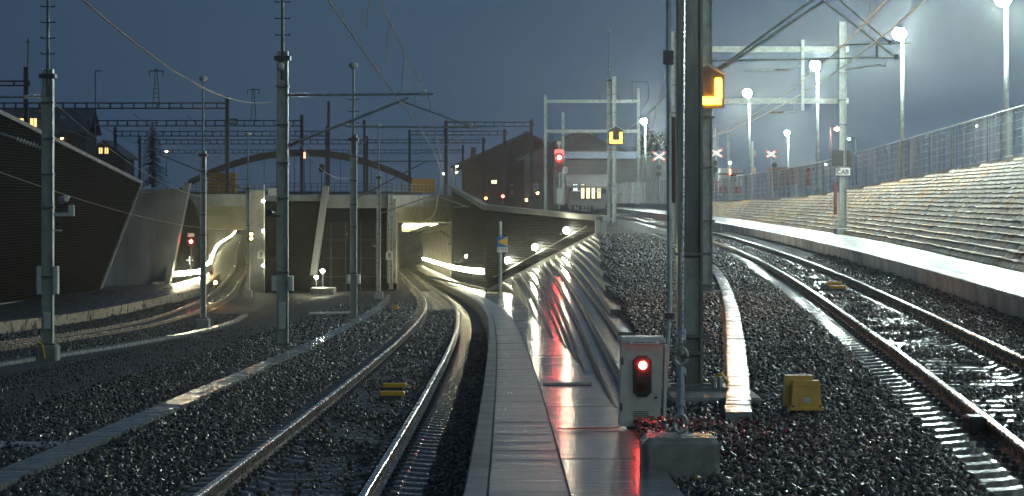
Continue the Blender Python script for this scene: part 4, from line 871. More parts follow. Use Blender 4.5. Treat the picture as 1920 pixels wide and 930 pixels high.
for i, z in enumerate((31.5, 36, 42, 49, 57)):
    wire([(Xc(z) - .02, z, CH - Hc(z) + 5.62), (Xc(z) + .05, z, mess(z))], .008, ('first', 'second', 'third', 'fourth', 'fifth')[i] + ' thin dropper from the camera side hanging over the middle track', 'dropper_wire')
wire([lerp(W(90, -60, 27), W(515, 189, 67), t) + Vector((0, 0, -.55 * 4 * t * (1 - t))) for t in np.linspace(0, 1, 16)], .014, 'thick sagging cable from the top edge to the pale mast')
wire([W(-40, 308, 72) .lerp(W(455, 430, 172), t) + Vector((0, 0, -.6 * 4 * t * (1 - t))) for t in np.linspace(0, 1, 14)], .014, 'low cable sagging across the black left wall towards the left tunnel')
wire([W(88, 180, 70).lerp(W(381, 370, 112), t) + Vector((0, 0, -.5 * 4 * t * (1 - t))) for t in np.linspace(0, 1, 12)], .012, 'cable falling from the camera mast to the globe lamp mast')
wire([W(530, 215, 67).lerp(W(663, 330, 95), t) + Vector((0, 0, -.7 * 4 * t * (1 - t))) for t in np.linspace(0, 1, 12)], .010, 'cable looping between the two pale masts left of the middle track')
tt = thing('cantilever', 'dark cantilever slanting from the globe mast towards the left tunnel', 'cantilever', W(381, 330, 112)); m = MB(); m.tube([W(300, 290, 112), W(470, 360, 112)], .035, 6); m.tube([W(385, 338, 112), W(470, 336, 112)], .025, 6); m.build('tubes', GSTEEL, tt)
tt = thing('cantilever', 'dim cantilever reaching right from the mushroom lamp mast', 'cantilever', W(663, 372, 95)); m = MB(); m.tube([W(668, 372, 95), W(800, 302, 95)], .03, 6); m.tube([W(668, 303, 95), W(835, 302, 95)], .025, 6); m.build('tubes', GSTEEL, tt)
tt = thing('cantilever', 'dim cantilever over the middle tunnel mouth', 'cantilever', W(713, 400, 160)); m = MB(); m.tube([W(714, 400, 160), W(815, 365, 160), W(875, 388, 160)], .045, 6); m.tube([W(714, 363, 160), W(835, 362, 160)], .035, 6); m.tube([W(850, 388, 160), W(880, 388, 160)], .03, 6); m.build('tubes', GSTEEL, tt)
t = thing('wall_bracket', 'steel bracket post on the black wall beside the middle tunnel', 'bracket', W(849, 457, 249)); m = MB(); m.box(W(849, 435, 249), (.5, .3, 2.4)); m.tube([W(849, 448, 249), W(825, 432, 249)], .08, 6); m.box(W(849, 457, 249), (.9, .4, .3)); m.build('post', GSTEEL, t)
zr = list(np.arange(22, 230, 4))
wire([(Xr(z) - .05 - .2 * max(0, (58 - z) / 30), z, CH - Hr(z) + 5.52) for z in zr], .014, 'copper contact wire over the right hand track')
wire([(Xr(z) + .45, z, CH - Hr(z) + 5.42 + .003 * abs(z - 58)) for z in zr], .014, 'second copper wire right of the contact wire at the upper right')
for i, (x, z) in enumerate(((.2, 50.), (.5, 44.))): wire([(Xr(z) + x, z, CH - Hr(z) + 5.5), (Xr(z) + x, z, CH - Hr(z) + 7.2)], .006, ('left', 'right')[i] + ' thin dropper at the upper right above the track', 'dropper_wire')
wire([W(1195, 330, 215).lerp(W(1262, 70, 112), t) + Vector((0, 0, -.6 * 4 * t * (1 - t))) for t in np.linspace(0, 1, 10)], .014, 'thin wire climbing behind the huge near mast')
wire([W(1160, 250, 190).lerp(W(1262, 165, 112), t) + Vector((0, 0, -.3 * 4 * t * (1 - t))) for t in np.linspace(0, 1, 10)], .02, 'tube-thick wire between paired masts and the portal post')

for k, (px, y0_, y1_) in enumerate(((60, 214, 296), (150, 215, 298), (250, 213, 297), (350, 214, 300), (690, 258, 300), (880, 250, 296))):
    wire([W(px, y0_, 242).lerp(W(lerp(px, 560, .55), y1_, 450), t) + Vector((0, 0, -1.2 * 4 * t * (1 - t))) for t in np.linspace(0, 1, 12)], .03, ('first', 'second', 'third', 'fourth', 'fifth', 'sixth')[k] + ' faint far wire from the left running under the lattice gantries')
# ------------------------------------------------------------------ signals and indicators
def octo(c, w, h, ch): return [c + Vector(v) for v in ((-w/2 + ch, 0, -h/2), (w/2 - ch, 0, -h/2), (w/2, 0, -h/2 + ch), (w/2, 0, h/2 - ch), (w/2 - ch, 0, h/2), (-w/2 + ch, 0, h/2), (-w/2, 0, h/2 - ch), (-w/2, 0, -h/2 + ch))]
def disc(m, c, r, d=.03, n=14, mi=0): c = Vector(c); m.prism([c + Vector((r * math.cos(2*math.pi*k/n), 0, r * math.sin(2*math.pi*k/n))) for k in range(n)], (0, d, 0), mi)
# dwarf signal cabinet
Yd = 25.; rb = W(1200, 797, Yd); t = thing('signal_cabinet', 'grey cabinet in the foreground with a glowing red signal lamp', 'signal', rb); CABM = M('cabinet_grey_enamel', (.42, .44, .41), .4, var=.15, sc=5)
m = MB(); m.add([rb + Vector(v) for v in ((-.22, -.16, 0), (.2, -.16, 0), (.2, .16, 0), (-.22, .16, 0), (-.2, -.15, .87), (.235, -.15, .87), (.235, .15, .87), (-.2, .15, .87))], [(0, 1, 5, 4), (1, 2, 6, 5), (2, 3, 7, 6), (3, 0, 4, 7), (4, 5, 6, 7), (3, 2, 1, 0)]); m.build('cabinet', CABM, t)
m = MB(); m.box(rb + Vector((.255, -.05, .43)), (.03, .2, .82), tilt=(0, R(1.2))); m.build('side_flange', OFFW, t)
MB().cbox(rb + Vector((.018, 0, .895)), (.49, .40, .06), .025).build('lid', CABM, t); MB().box(rb + Vector((.035, -.204, .875)), (.30, .006, .035)).build('name_strip', WHITE, t); text(t, 'DWARF', .001, rb, BLACK) if False else None
MB().prism(octo(rb + Vector((.015, -.157, .52)), .19, .43, .05), (0, -.02, 0)).build('signal_face', BLACK, t)
m = MB(); disc(m, rb + Vector((.02, -.19, .635)), .040, .012); m.build('red_lens', L_RED, t); m = MB(); disc(m, rb + Vector((.0, -.186, .41)), .045, .008); m.build('dark_lens', M('dark_lens_glass', (.05, .01, .01), .1), t)
for dz in (.2, .68): MB().box(rb + Vector((-.205 + .02 * dz, -.158, dz)), (.02, .02, .08)).build('hinge', DSTEEL, t)
m = MB(); disc(m, rb + Vector((.155, -.17, .30)), .016, .02, 10); m.build('lock', DSTEEL, t)
m = MB()
for k in range(4): m.box(rb + Vector((.0 + .0, -.160, .10 + k * .018)), (.16, .006, .006))
m.build('vent_slots', BLACK, t)
m = MB(); [m.box(rb + Vector((-.08 + .022 * k, -.209, .875)), (.012 if k % 3 else .006, .004, .018)) for k in range(11)]; m.build('lettering_strip', DSTEEL, t)
# tall red signal
Y = 232; t = thing('railway_signal', 'tall railway signal showing red above the black wall coping', 'signal', W(1048, 388, Y))
MB().tube([W(1048, 392, Y), W(1048, 270, Y)], .09, 8).build('post', GALV, t); MB().prism([W(1040, 302, Y - .1), W(1040, 280, Y - .1), W(1057, 280, Y - .1), W(1057, 302, Y - .1)], (0, .1, 0)).build('number_plate', OFFW, t)
MB().prism(octo(W(1048.5, 305, Y - .15), .8, 1.8, .2), (0, .12, 0)).build('signal_face', BLACK, t); m = MB(); disc(m, W(1048.5, 295, Y - .3), .17); m.build('red_lens', EM('main_red_glow', (1., .045, .03), 750), t)
m = MB(); pts = [W(1048.5, 295, Y - .35) + .38 * Vector((math.cos(a), 0, math.sin(a))) for a in np.linspace(R(200), R(340), 12)]; m.tube(pts, .03, 6); m.build('lamp_hood', M('pinkish_hood_rim', (.5, .3, .28), .5), t)
MB().box(W(1048, 268, Y), (.36, .36, .34)).build('top_box', OFFW, t); MB().box(W(1049, 368, Y), (.5, .4, 1.55)).build('relay_cabinet', CABM, t)
t = thing('stop_plate', 'small six sided plate with a black 3 by the red signal', 'sign', W(1060, 320, 229)); MB().prism(octo(W(1060, 319, 229), .42, .62, .1), (0, .03, 0)).build('plate', WHITE, t); text(t, '3', .5, W(1060, 319, 228.97), BLACK)
# left tunnel signal
Y = 206; t = thing('railway_signal', 'red signal glowing beside the left tunnel mouth', 'signal', W(358, 470, Y)); MB().tube([W(358, 535, Y + .3), W(358, 440, Y + .3)], .06, 8).build('post', DSTEEL, t); MB().prism(octo(W(358, 455, Y), .6, .75, .15), (0, .12, 0)).build('signal_face', BLACK, t); m = MB(); disc(m, W(358, 453, Y - .12), .14); m.build('red_lens', EM('tunnel_red_glow', (1., .06, .04), 110), t); MB().prism([W(352, 444, Y), W(352, 437, Y), W(364, 437, Y), W(364, 444, Y)], (0, .05, 0)).build('number_plate', OFFW, t)
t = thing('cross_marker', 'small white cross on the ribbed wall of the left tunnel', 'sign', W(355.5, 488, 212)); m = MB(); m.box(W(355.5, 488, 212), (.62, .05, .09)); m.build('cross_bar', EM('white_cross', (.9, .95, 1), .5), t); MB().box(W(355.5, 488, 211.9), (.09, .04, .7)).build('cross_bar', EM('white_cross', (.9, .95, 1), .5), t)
t = thing('speed_board', 'oval board with number 6 over a small orange lamp by the left tunnel', 'sign', W(397, 565, 168)); MB().tube([W(402, 588, 168), W(401, 520, 168)], .03, 6).build('post', DSTEEL, t); MB().prism([W(397, 511, 168) + Vector((.19 * math.cos(a), 0, .42 * math.sin(a))) for a in np.linspace(0, 2 * math.pi, 17)[:-1]], (0, .04, 0)).build('plate', OFFW, t); text(t, '6', .5, W(397, 511, 167.96), BLACK); MB().lathe(W(404, 533, 167.7), [(.05, 0), (.11, .06), (.11, .16), (.05, .22)], 10).build('orange_lens', L_ORA, t)
t = thing('amber_signal', 'pair of amber lamps stacked on the dark mast at the left tunnel', 'signal', W(471, 450, 171)); MB().box(W(471, 443, 171.2), (.3, .12, .75)).build('signal_face', BLACK, t)
for py in (439, 447): m = MB(); disc(m, W(471, py, 171.05), .10, .06); m.build('amber_lens', EM('amber_lens_glow', (1., .52, .1), 70), t)
def small_signal(px, py, base, y, mat, lab, r=.14):
    t = thing('ground_signal', lab, 'signal', W(px, base, y)); MB().tube([W(px, base, y), W(px, py, y)], .05, 6).build('post', DSTEEL, t); MB().prism(octo(W(px, py + 2, y), .6, .9, .12), (0, .1, 0)).build('signal_face', BLACK, t); m = MB(); disc(m, W(px, py, y - .1), r); m.build('lens', mat, t)
small_signal(943, 368, 386, 262, EM('yard_red_glow', (1., .05, .04), 60), 'small red signal low in front of the station'); small_signal(987, 375, 388, 255, L_ORA, 'small orange lamp signal right of the low red signal', .1); small_signal(1008, 362, 390, 245, L_ORA, 'orange lamp under the second number 6 board', .09); small_signal(911, 372, 386, 260, EM('dull_orange_glow', (1., .3, .06), 18), 'dull orange lamp signal on the coping bend', .14); small_signal(603, 503 - 190, 362, 270, BLACK, 'unlit signal head on a post above the leaning middle fin')
t = thing('speed_board', 'second oval board with number 6 in front of the station', 'sign', W(1005, 350, 246)); MB().prism([W(1005, 350, 246) + Vector((.28 * math.cos(a), 0, .42 * math.sin(a))) for a in np.linspace(0, 2 * math.pi, 17)[:-1]], (0, .04, 0)).build('plate', OFFW, t); text(t, '6', .6, W(1005, 350, 245.95), BLACK)
t = thing('red_lamp', 'tall red orange lamp glowing in front of the timber arch', 'lamp', W(571, 297, 300)); MB().cbox(W(571, 291, 300), (.22, .2, .75), .03).build('glowing_lens', EM('arch_red_glow', (1., .2, .1), 8), t); MB().tube([W(571, 366, 300.2), W(571, 285, 300.2)], .05, 6).build('post', DSTEEL, t)
def indicator(px, py, y, s, lab, mount, glow=None):
    c = W(px, py, y); t = thing('amber_indicator', lab, 'indicator', c + Vector((0, 0, -s * .7)))
    m = MB(); m.prism([c + Vector(v) * s for v in ((-.55, 0, -.6), (.55, 0, -.6), (.55, 0, .5), (0, 0, .82), (-.55, 0, .5))], (0, .22, 0)); m.build('housing', BLACK, t)
    m = MB(); m.bar(c + Vector((-.58, -.02, .5)) * s, c + Vector((0, -.02, .84)) * s, .05, .05); m.bar(c + Vector((.58, -.02, .5)) * s, c + Vector((0, -.02, .84)) * s, .05, .05); m.build('hood_rim', OFFW, t)
    for d, k in (((-.36, -.03, .05), 'v'), ((.36, -.03, .05), 'v'), ((0, -.03, -.36), 'h')):
        MB().cbox(c + Vector(d) * s, (.2 * s, .06, .62 * s) if k == 'v' else (.9 * s, .06, .24 * s), .01).build('glowing_bar', glow or L_AMB, t)
    m = MB(); m.box(c + Vector((mount, .2, 0)), (abs(mount) * 2 + .1, .1, .1)); m.build('mounting_arm', DSTEEL, t)
indicator(1155, 257, 188, 1.05, 'amber U shaped indicator on the distant paired masts', -.3, L_AMB2)
indicator(1326, 168, 57.5, .74, 'dazzling amber indicator half hidden behind the huge near mast', .1)

# ------------------------------------------------------------------ signs and small yard things
t = thing('stop_board', 'blue board with a yellow arrow and S716 plate on a grey post', 'sign', W(938, 556, 129)); Y = 128.8
MB().tube([W(938, 556, 129), W(938, 415, 129)], .10, 8).build('post', GALV, t)
MB().prism([W(932, 463, Y), W(932, 443, Y), W(952, 443, Y), W(952, 463, Y)], (0, .04, 0)).build('arrow_plate', BLUE, t); MB().prism([W(933, 453, Y - .02), W(951.5, 444, Y - .02), W(951.5, 462, Y - .02)], (0, .015, 0)).build('yellow_arrow', YPAN, t)
MB().prism([W(932, 473, Y), W(932, 463.6, Y), W(952, 463.6, Y), W(952, 473, Y)], (0, .04, 0)).build('number_plate', WHITE, t); text(t, 'S 716', .22, W(942, 468.3, Y - .01), BLACK)
def hexplate(px, py, y, txt, lab):
    t = thing('number_plate', lab, 'sign', W(px, py + 10, y)); MB().prism([W(px - 6.5, py + 9, y), W(px + 6.5, py + 9, y), W(px + 6.5, py - 4, y), W(px, py - 9, y), W(px - 6.5, py - 4, y)], (0, .05, 0)).build('plate', WHITE, t); text(t, txt, 13 / F * y, W(px, py + 1.5, y - .02), BLACK)
hexplate(489, 476, 199, '3', 'house shaped white plate with a 3 on the concrete pillar'); hexplate(730, 478, 189, '8', 'house shaped white plate with an 8 left of the middle tunnel')
t = thing('blank_sign', 'blank pale panel on the bridge edge by the tall pale mast', 'sign', W(511, 364, 196)); MB().cbox(W(511, 360, 196), (.75, .06, .6), .02).build('panel', OFFW, t)
for px, py, y, lab in ((650, 441, 201, 'dark dome camera on the recess wall left of the mushroom mast'), (700, 460, 201, 'dark dome camera on the recess wall right of the mushroom mast')):
    t = thing('security_camera', lab, 'camera', W(px, py + 6, y)); MB().lathe(W(px, py + 4, y), [(.1, 0), (.2, .1), (.2, .22), (.1, .32)], 10).build('camera_body', BLACK, t); MB().box(W(px, py - 3, y + .2), (.12, .5, .08)).build('arm', OFFW, t)
for i, (a, b, X, H) in enumerate((((740, 722), (735, 737), Xc, Hc), ((1562, 531), (1570, 538), Xr, Hr))):
    pos = []
    for px, py in (a, b):
        z = 45.
        for _ in range(60): z = (H(z) + .05) * F / (py - HY)
        pos.append((WX(px, z), z, CH - H(z) - .05))
    for j, p in enumerate(pos):
        lab = ('yellow balise bar between the middle rails, ' if i == 0 else 'yellow balise bar between the right hand rails, ') + ('the farther of two' if j == 0 else 'the nearer of two')
        t = thing('balise', lab, 'balise', p); MB().cbox(p, (.42, .16, .07), .015).build('bar', YELL, t); MB().box(Vector(p) + Vector((0, 0, -.07)), (.3, .1, .08)).build('bracket', DSTEEL, t)
# yellow cable box on legs
Yk = 25.3; b = W(1507, 792, Yk); t = thing('cable_box', 'yellow double box on short legs in the ballast', 'trackside box', b); YB = M('yellow_enamel', (.55, .32, .05), .45, var=.18, sc=5)
def taper(m, c, w, d, h, k): m.add([Vector(c) + Vector(v) for v in ((-w/2, -d/2, 0), (w/2, -d/2, 0), (w/2, d/2, 0), (-w/2, d/2, 0), (-w*k/2, -d*k/2, h), (w*k/2, -d*k/2, h), (w*k/2, d*k/2, h), (-w*k/2, d*k/2, h))], [(0, 1, 5, 4), (1, 2, 6, 5), (2, 3, 7, 6), (3, 0, 4, 7), (4, 5, 6, 7), (3, 2, 1, 0)])
m = MB(); taper(m, b + Vector((.01, -.08, .17)), .32, .2, .28, .86); m.build('front_box', YB, t); m = MB(); taper(m, b + Vector((-.04, .14, .17)), .32, .2, .32, .9); m.build('rear_box', YB, t)
MB().box(b + Vector((.01, -.08, .16)), (.36, .24, .03)).build('flange', YB, t)
for dx in (-.12, .1): MB().box(b + Vector((dx, 0, .07)), (.05, .08, .18)).build('leg', GSTEEL, t)
MB().box(b + Vector((.01, -.08, .405)), (.30, .19, .014)).build('lid_seam', YB, t)
for dx in (-.13, .15): m = MB(); m.tube([b + Vector((dx, -.185, .175)), b + Vector((dx, -.185, .195))], .012, 6); m.build('bolt', DSTEEL, t)
MB().box(b + Vector((.01, -.178, .25)), (.07, .012, .05), tilt=(R(5), 0)).build('rating_plate', OFFW, t)
def cable(pts, r, lab, mat=BLACK): tag(MB().tube(pts, r, 8).build('cable', mat, smooth=True), lab, 'cable')
gz = CH - 2.25
cable([b + Vector((.1, -.05, .12)), b + Vector((.25, -.1, .06)), b + Vector((.6, -.05, .06)), b + Vector((1.1, .1, .05)), b + Vector((1.5, -.2, .05)), b + Vector((2.0, -.7, .1))], .018, 'black cable running from the yellow box to the right hand rail')
cable([b + Vector((-.1, -.05, .12)), b + Vector((-.25, -.15, .05)), b + Vector((-.45, -.1, .07)), b + Vector((-.62, .05, .06))], .02, 'black cable curling left from the yellow box')
cable([b + Vector((-.05, -.1, .1)), b + Vector((-.15, -.28, .05)), b + Vector((-.35, -.22, .07)), b + Vector((-.6, -.12, .05))], .016, 'second thinner black cable in front of the yellow box')
z = 24.8; zc2 = CH - Hp(z) + .01; cable([(Xp(z) + .85, z, zc2), (.55, z - .1, zc2), (.85, z - .05, zc2 + .002), (1.08, z, zc2), (1.18, z + .2, zc2 + .03)], .008, 'thin red cable lying across the wet paved strip', M('red_cable_sheath', (.4, .05, .03), .4))
t = thing('rail_joint_box', 'small black box clamped to the near right hand rail', 'trackside box', (Xr(22.8) - .85, 22.8, CH - Hr(22.8) - .12)); MB().cbox((Xr(22.8) - .87, 22.8, CH - Hr(22.8) - .07), (.16, .35, .16), .02).build('box', BLACK, t); MB().box((Xr(22.8) - .80, 22.8, CH - Hr(22.8) - .1), (.06, .2, .06)).build('clamp', DSTEEL, t)
t = thing('marker_box', 'small orange box beside the far end of the cable trough', 'trackside box', W(740, 582, 121)); p = W(741, 582, 121); m = MB(); taper(m, p, .3, .25, .26, .85); m.build('box', M('orange_enamel', (.5, .25, .04), .5), t); MB().box(p + Vector((0, 0, -.02)), (.34, .3, .05)).build('foot', DSTEEL, t)
t = thing('concrete_slab', 'pale flat concrete slab in the gravel at the left edge', 'slab', W(30, 800, 31)); p = Vector((0, 30, CH - yard_h(-6.5, 30) + .06)); MB().prism([(-7.4, 29.2, p.z), (-5.75, 29.4, p.z), (-5.6, 30.5, p.z), (-7.4, 30.6, p.z)], (0, 0, -.12)).build('slab', CONC, t)
tag(MB().prism([W(580, 585, 108), W(662, 583, 109), W(662, 586, 106), W(580, 588, 105)], (0, 0, -.05)).build('puddle_slab', CONC), 'long thin pale slab in the dark yard gravel', 'slab')
# level crossing: cross boards, barrier, stop sign
def cross_board(px, py, base, y, s, lab):
    t = thing('crossing_board', lab, 'crossing sign', W(px, base, y)); MB().tube([W(px, base, y), W(px, py - 2, y)], .06, 8).build('post', OFFW, t); c = W(px, py, y - .1)
    for k, a in enumerate((R(33), R(-33))):
        d = Vector((math.cos(a), 0, math.sin(a))) * s; q = Vector((0, -.02 * k, 0))
        MB().bar(c - d + q, c + d + q, .03, .22).build('board', L_CROSS, t)
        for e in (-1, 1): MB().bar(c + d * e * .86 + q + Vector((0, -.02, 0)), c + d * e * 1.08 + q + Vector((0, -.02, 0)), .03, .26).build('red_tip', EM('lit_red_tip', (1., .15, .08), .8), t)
cross_board(1236, 293, 376, 262, .78, 'white crossing cross with red tips left of the huge near mast'); cross_board(1343, 287, 365, 250, .72, 'white crossing cross with red tips just right of the huge near mast'); cross_board(1446, 289, 360, 255, .56, 'smaller crossing cross farther right with a dark signal head')
def crossing_light(px, py, base, y, lab):
    t = thing('crossing_light', lab, 'signal', W(px, base, y)); MB().tube([W(px, base, y), W(px, py, y)], .05, 6).build('post', GSTEEL, t)
    for dy in (-6, 6): m = MB(); disc(m, W(px, py + dy, y - .1), .3, .1); m.build('lamp_head', BLACK, t); MB().bar(W(px - 5, py + dy - 7, y - .3), W(px + 5, py + dy - 7, y - .3), .35, .05).build('hood', M('yellow_hood', (.4, .33, .05), .5), t)
crossing_light(1235, 320, 376, 261, 'dark crossing light with yellow hoods under the left cross'); crossing_light(1452, 316, 360, 254, 'dark crossing light with yellow hoods under the right cross'); crossing_light(1340, 312, 365, 249, 'dark crossing light under the middle cross')
t = thing('barrier_arm', 'white barrier arm standing upright by the crossing', 'barrier', W(1411, 362, 240)); m = MB(); m.box(W(1411, 313, 240), (.2, .12, 5.1)); m.build('arm', WHITE, t); m = MB(); m.box(W(1414, 322, 239.8), (.35, .4, .9)); m.build('drive_box', M('orange_drive_box', (.5, .3, .1), .5), t); MB().box(W(1415, 287, 239.8), (.28, .2, .6)).build('upper_box', OFFW, t)
t = thing('stop_sign', 'round red stop sign on a short post by the crossing', 'sign', W(1343, 368, 235)); MB().tube([W(1343, 370, 235), W(1343, 335, 235)], .04, 6).build('post', GSTEEL, t); m = MB(); disc(m, W(1343, 341, 234.8), .26); m.build('disc', REDP, t); MB().box(W(1343, 341, 234.75), (.36, .03, .09)).build('white_bar', WHITE, t); MB().box(W(1343, 349, 234.8), (.28, .03, .2)).build('lower_plate', OFFW, t)
t = thing('lit_column', 'thin white column with glowing red lights by the crossing', 'signal', W(1368, 355, 258)); MB().tube([W(1368, 365, 258), W(1368, 304, 258)], .07, 6).build('post', OFFW, t)
for py, mm_ in ((305, L_GRN), (320, L_RED2), (325, L_RED2)): m = MB(); disc(m, W(1369, py, 257.8), .11); m.build('lens', mm_, t)
# fence on the terraces
def fence():
    t = thing('mesh_fence', 'long tall wire fence with translucent sheets on top of the stone terraces', 'fence', (Xf(130), 130, Zf(130))); H = 2.2
    NET = bpy.data.materials.new('wire_net'); NET.use_nodes = True; T = NET.node_tree; p = T.nodes['Principled BSDF']; p.inputs['Base Color'].default_value = (.75, .8, .8, 1); p.inputs['Roughness'].default_value = .3
    tr = T.nodes.new('ShaderNodeBsdfTransparent'); mx = T.nodes.new('ShaderNodeMixShader'); n = T.nodes.new('ShaderNodeTexNoise'); n.inputs['Scale'].default_value = .35; n.inputs['Detail'].default_value = 3
    c = T.nodes.new('ShaderNodeTexCoord'); mp = T.nodes.new('ShaderNodeMapping'); mp.inputs['Scale'].default_value = (1.5, 1.5, .1); T.links.new(c.outputs['Object'], mp.inputs[0]); T.links.new(mp.outputs[0], n.inputs['Vector'])
    q = T.nodes.new('ShaderNodeMapRange'); q.inputs[1].default_value = .4; q.inputs[2].default_value = .65; q.inputs[3].default_value = .88; q.inputs[4].default_value = .35; T.links.new(n.outputs[0], q.inputs[0]); T.links.new(q.outputs[0], mx.inputs[0])
    tl2 = T.nodes.new('ShaderNodeBsdfTranslucent'); tl2.inputs[0].default_value = (.8, .85, .85, 1); mx2 = T.nodes.new('ShaderNodeMixShader'); mx2.inputs[0].default_value = .6; T.links.new(p.outputs[0], mx2.inputs[1]); T.links.new(tl2.outputs[0], mx2.inputs[2]); T.links.new(mx2.outputs[0], mx.inputs[1]); T.links.new(tr.outputs[0], mx.inputs[2]); T.links.new(mx.outputs[0], T.nodes['Material Output'].inputs[0])
    zz = list(np.arange(88, 250, 3.)); P = [Vector((Xf(z) + .1, z, Zf(z))) for z in zz]
    for a in P: MB().tube([a, a + Vector((0, 0, H + .05))], .045, 6).build('post', GALV, t)
    m = MB(); m.tube([a + Vector((0, 0, H)) for a in P], .035, 6); m.build('top_rail', GALV, t)
    m = MB()
    for f in (.08, .25, .42, .58, .75, .9): m.tube([a + Vector((0, 0, H * f)) for a in P], .016, 4)
    m.build('wires', GALV, t)
    m = MB(); m.strip([[a + Vector((.02, 0, .05)), a + Vector((.02, 0, H - .05))] for a in P]); m.build('mesh_panel', NET, t)
    m = MB(); m.strip([[a + Vector((-.25, 0, -.3)), a + Vector((-.25, 0, .06)), a + Vector((.3, 0, .06))] for a in P]); m.build('base_kerb', CONC, t)
fence()
def fence2():
    t = thing('panel_fence', 'pale metal fence along the far end of the right platform', 'fence', W(1200, 384, 285)); m = MB(); ps = [W(x, 383 - (x - 1130) * .04, 292 - (x - 1130) * .25) for x in range(1130, 1262, 9)]
    for a in ps: m.tube([a, a + Vector((0, 0, 2.5))], .04, 5)
    m.build('posts', GALV, t); m = MB(); m.strip([[a, a + Vector((0, 0, 2.4))] for a in ps]); m.build('sheet', bpy.data.materials['wire_net'], t)
    m = MB(); [m.tube([a + Vector((0, 0, h)) for a in ps], .03, 5) for h in (.1, 1.25, 2.45)]; m.build('rails', GALV, t)
fence2()

# ------------------------------------------------------------------ buildings and trees
def gable_house(px0, px1, base, eave, ridge, y, dep, label, wall, name='house', along=True, chim=(), wins=(), overhang=.6):
    X0, X1 = WX(px0, y), WX(px1, y); zb, ze, zr_ = WZ(base, y), WZ(eave, y), WZ(ridge, y); t = thing(name, label, 'building', ((X0 + X1) / 2, y, zb))
    if along:      # ridge parallel to the picture
        MB().box(((X0 + X1) / 2, y + dep / 2, (zb + ze) / 2), (X1 - X0, dep, ze - zb)).build('walls', wall, t)
        m = MB(); o = overhang; m.prism([(X0 - o, y - o, ze - .1), (X0 - o, y + dep / 2, zr_), (X0 - o, y + dep + o, ze - .1), (X0 - o, y + dep + o, ze - .35), (X0 - o, y + dep / 2, zr_ - .25), (X0 - o, y - o, ze - .35)], (X1 - X0 + 2 * o, 0, 0)); m.build('roof', ROOF, t)
    else:          # gable faces the camera
        xm = (X0 + X1) / 2; MB().prism([(X0, y, zb), (X1, y, zb), (X1, y, ze), (xm, y, zr_ - .3), (X0, y, ze)], (0, dep, 0)).build('walls', wall, t)
        o = overhang; s = (zr_ - ze) / (xm - X0); m = MB(); m.prism([(X0 - o, y - o, ze - o * s), (xm, y - o, zr_), (X1 + o, y - o, ze - o * s), (X1 + o, y - o, ze - o * s - .3), (xm, y - o, zr_ - .3), (X0 - o, y - o, ze - o * s - .3)], (0, dep + 2 * o, 0)); m.build('roof', ROOF, t)
    for cx_, top in chim: z1 = WZ(top, y); MB().box((WX(cx_, y), y + dep * .45, z1 - 1), (.9, .9, 2.)).build('chimney', CONC_D, t)
    for (a, b, c, d, mat) in wins:
        w = MB().box(((WX(a, y) + WX(b, y)) / 2, y - .03, (WZ(c, y) + WZ(d, y)) / 2), (WX(b, y) - WX(a, y), .08, WZ(c, y) - WZ(d, y))).build('window', mat, t)
        fm = MB(); xm = (WX(a, y) + WX(b, y)) / 2; fm.box((xm, y - .1, (WZ(c, y) + WZ(d, y)) / 2), (.08, .06, WZ(c, y) - WZ(d, y))); [fm.box((xx, y - .1, (WZ(c, y) + WZ(d, y)) / 2), (.1, .08, WZ(c, y) - WZ(d, y) + .2)) for xx in (WX(a, y), WX(b, y))]; fm.build('window_frame', WOOD, t)
    return t
DW = M('dark_timber_wall', (.085, .075, .072), .8, var=.4, sc=.4); GW = M('grey_render_wall', (.32, .31, .31), .7, var=.15, sc=.3)
gable_house(-10, 160, 300, 246, 200, 330, 9, 'dark chalet with two lit windows above the black left wall', DW, 'chalet', True, ((70, 190),), ((28, 46, 222, 238, L_WIN), (56, 70, 222, 238, L_WIN), (112, 123, 217, 222, M('pale_skylight', (.4, .45, .5), .3))))
gable_house(158, 232, 330, 290, 262, 360, 10, 'small dark gabled chalet with two warm windows', DW, 'chalet', False, (), ((185, 193, 277, 288, L_WIN), (196, 204, 277, 288, L_WIN)))
gable_house(868, 1106, 400, 302, 248, 400, 40, 'big dark station shed with broad sloping roof', DW, 'station_building', False, ((884, 272), (990, 240)), ((921, 932, 338, 344, L_SHOP), (956, 963, 345, 350, GW), (956, 963, 358, 364, GW)), 2.)
gable_house(984, 1190, 400, 289, 244, 345, 20, 'wide gabled station house behind the red signal', M('grey_plaster_wall', (.16, .15, .15), .7, var=.2, sc=.3), 'station_building', False, ((1118, 240),), (), 1.)
t = thing('warehouse', 'pale low flat hall with a bluish metal roof edge behind the shop', 'building', W(1130, 385, 318)); MB().box(W(1140, 337, 318) + Vector((1.5, 5, 0)), ((1300 - 1056) / F * 318, 9, 6.4)).build('walls', GW, t)
MB().box(W(1128, 291, 317) + Vector((0, 4, 0)), ((1200 - 1056) / F * 318, 9.5, .95)).build('roof_edge', M('blue_grey_metal', (.2, .25, .32), .4, metal=.3), t); MB().box(W(1232, 318, 320), (1.4, .2, 3.)).build('door', M('grey_door', (.2, .2, .2), .5), t)
t = gable_house(1066, 1136, 392, 347, 327, 285, 5, 'small lit kiosk with gabled roof and glowing shop windows', M('kiosk_dark_panel', (.08, .085, .09), .5), 'kiosk', True, (), ((1074, 1083, 346, 357, EM('cool_lit_window', (.75, .9, 1.), 2.2)), (1089, 1096, 346, 372, L_SHOP), (1099, 1106, 348, 372, L_SHOP), (1109, 1116, 347, 372, L_SHOP), (1119, 1127, 350, 372, EM('dim_shop_window', (1., .8, .45), .9))), .3)
MB().box(W(1100, 358, 284.6), (3.6, .1, .12)).build('railing', OFFW, t)
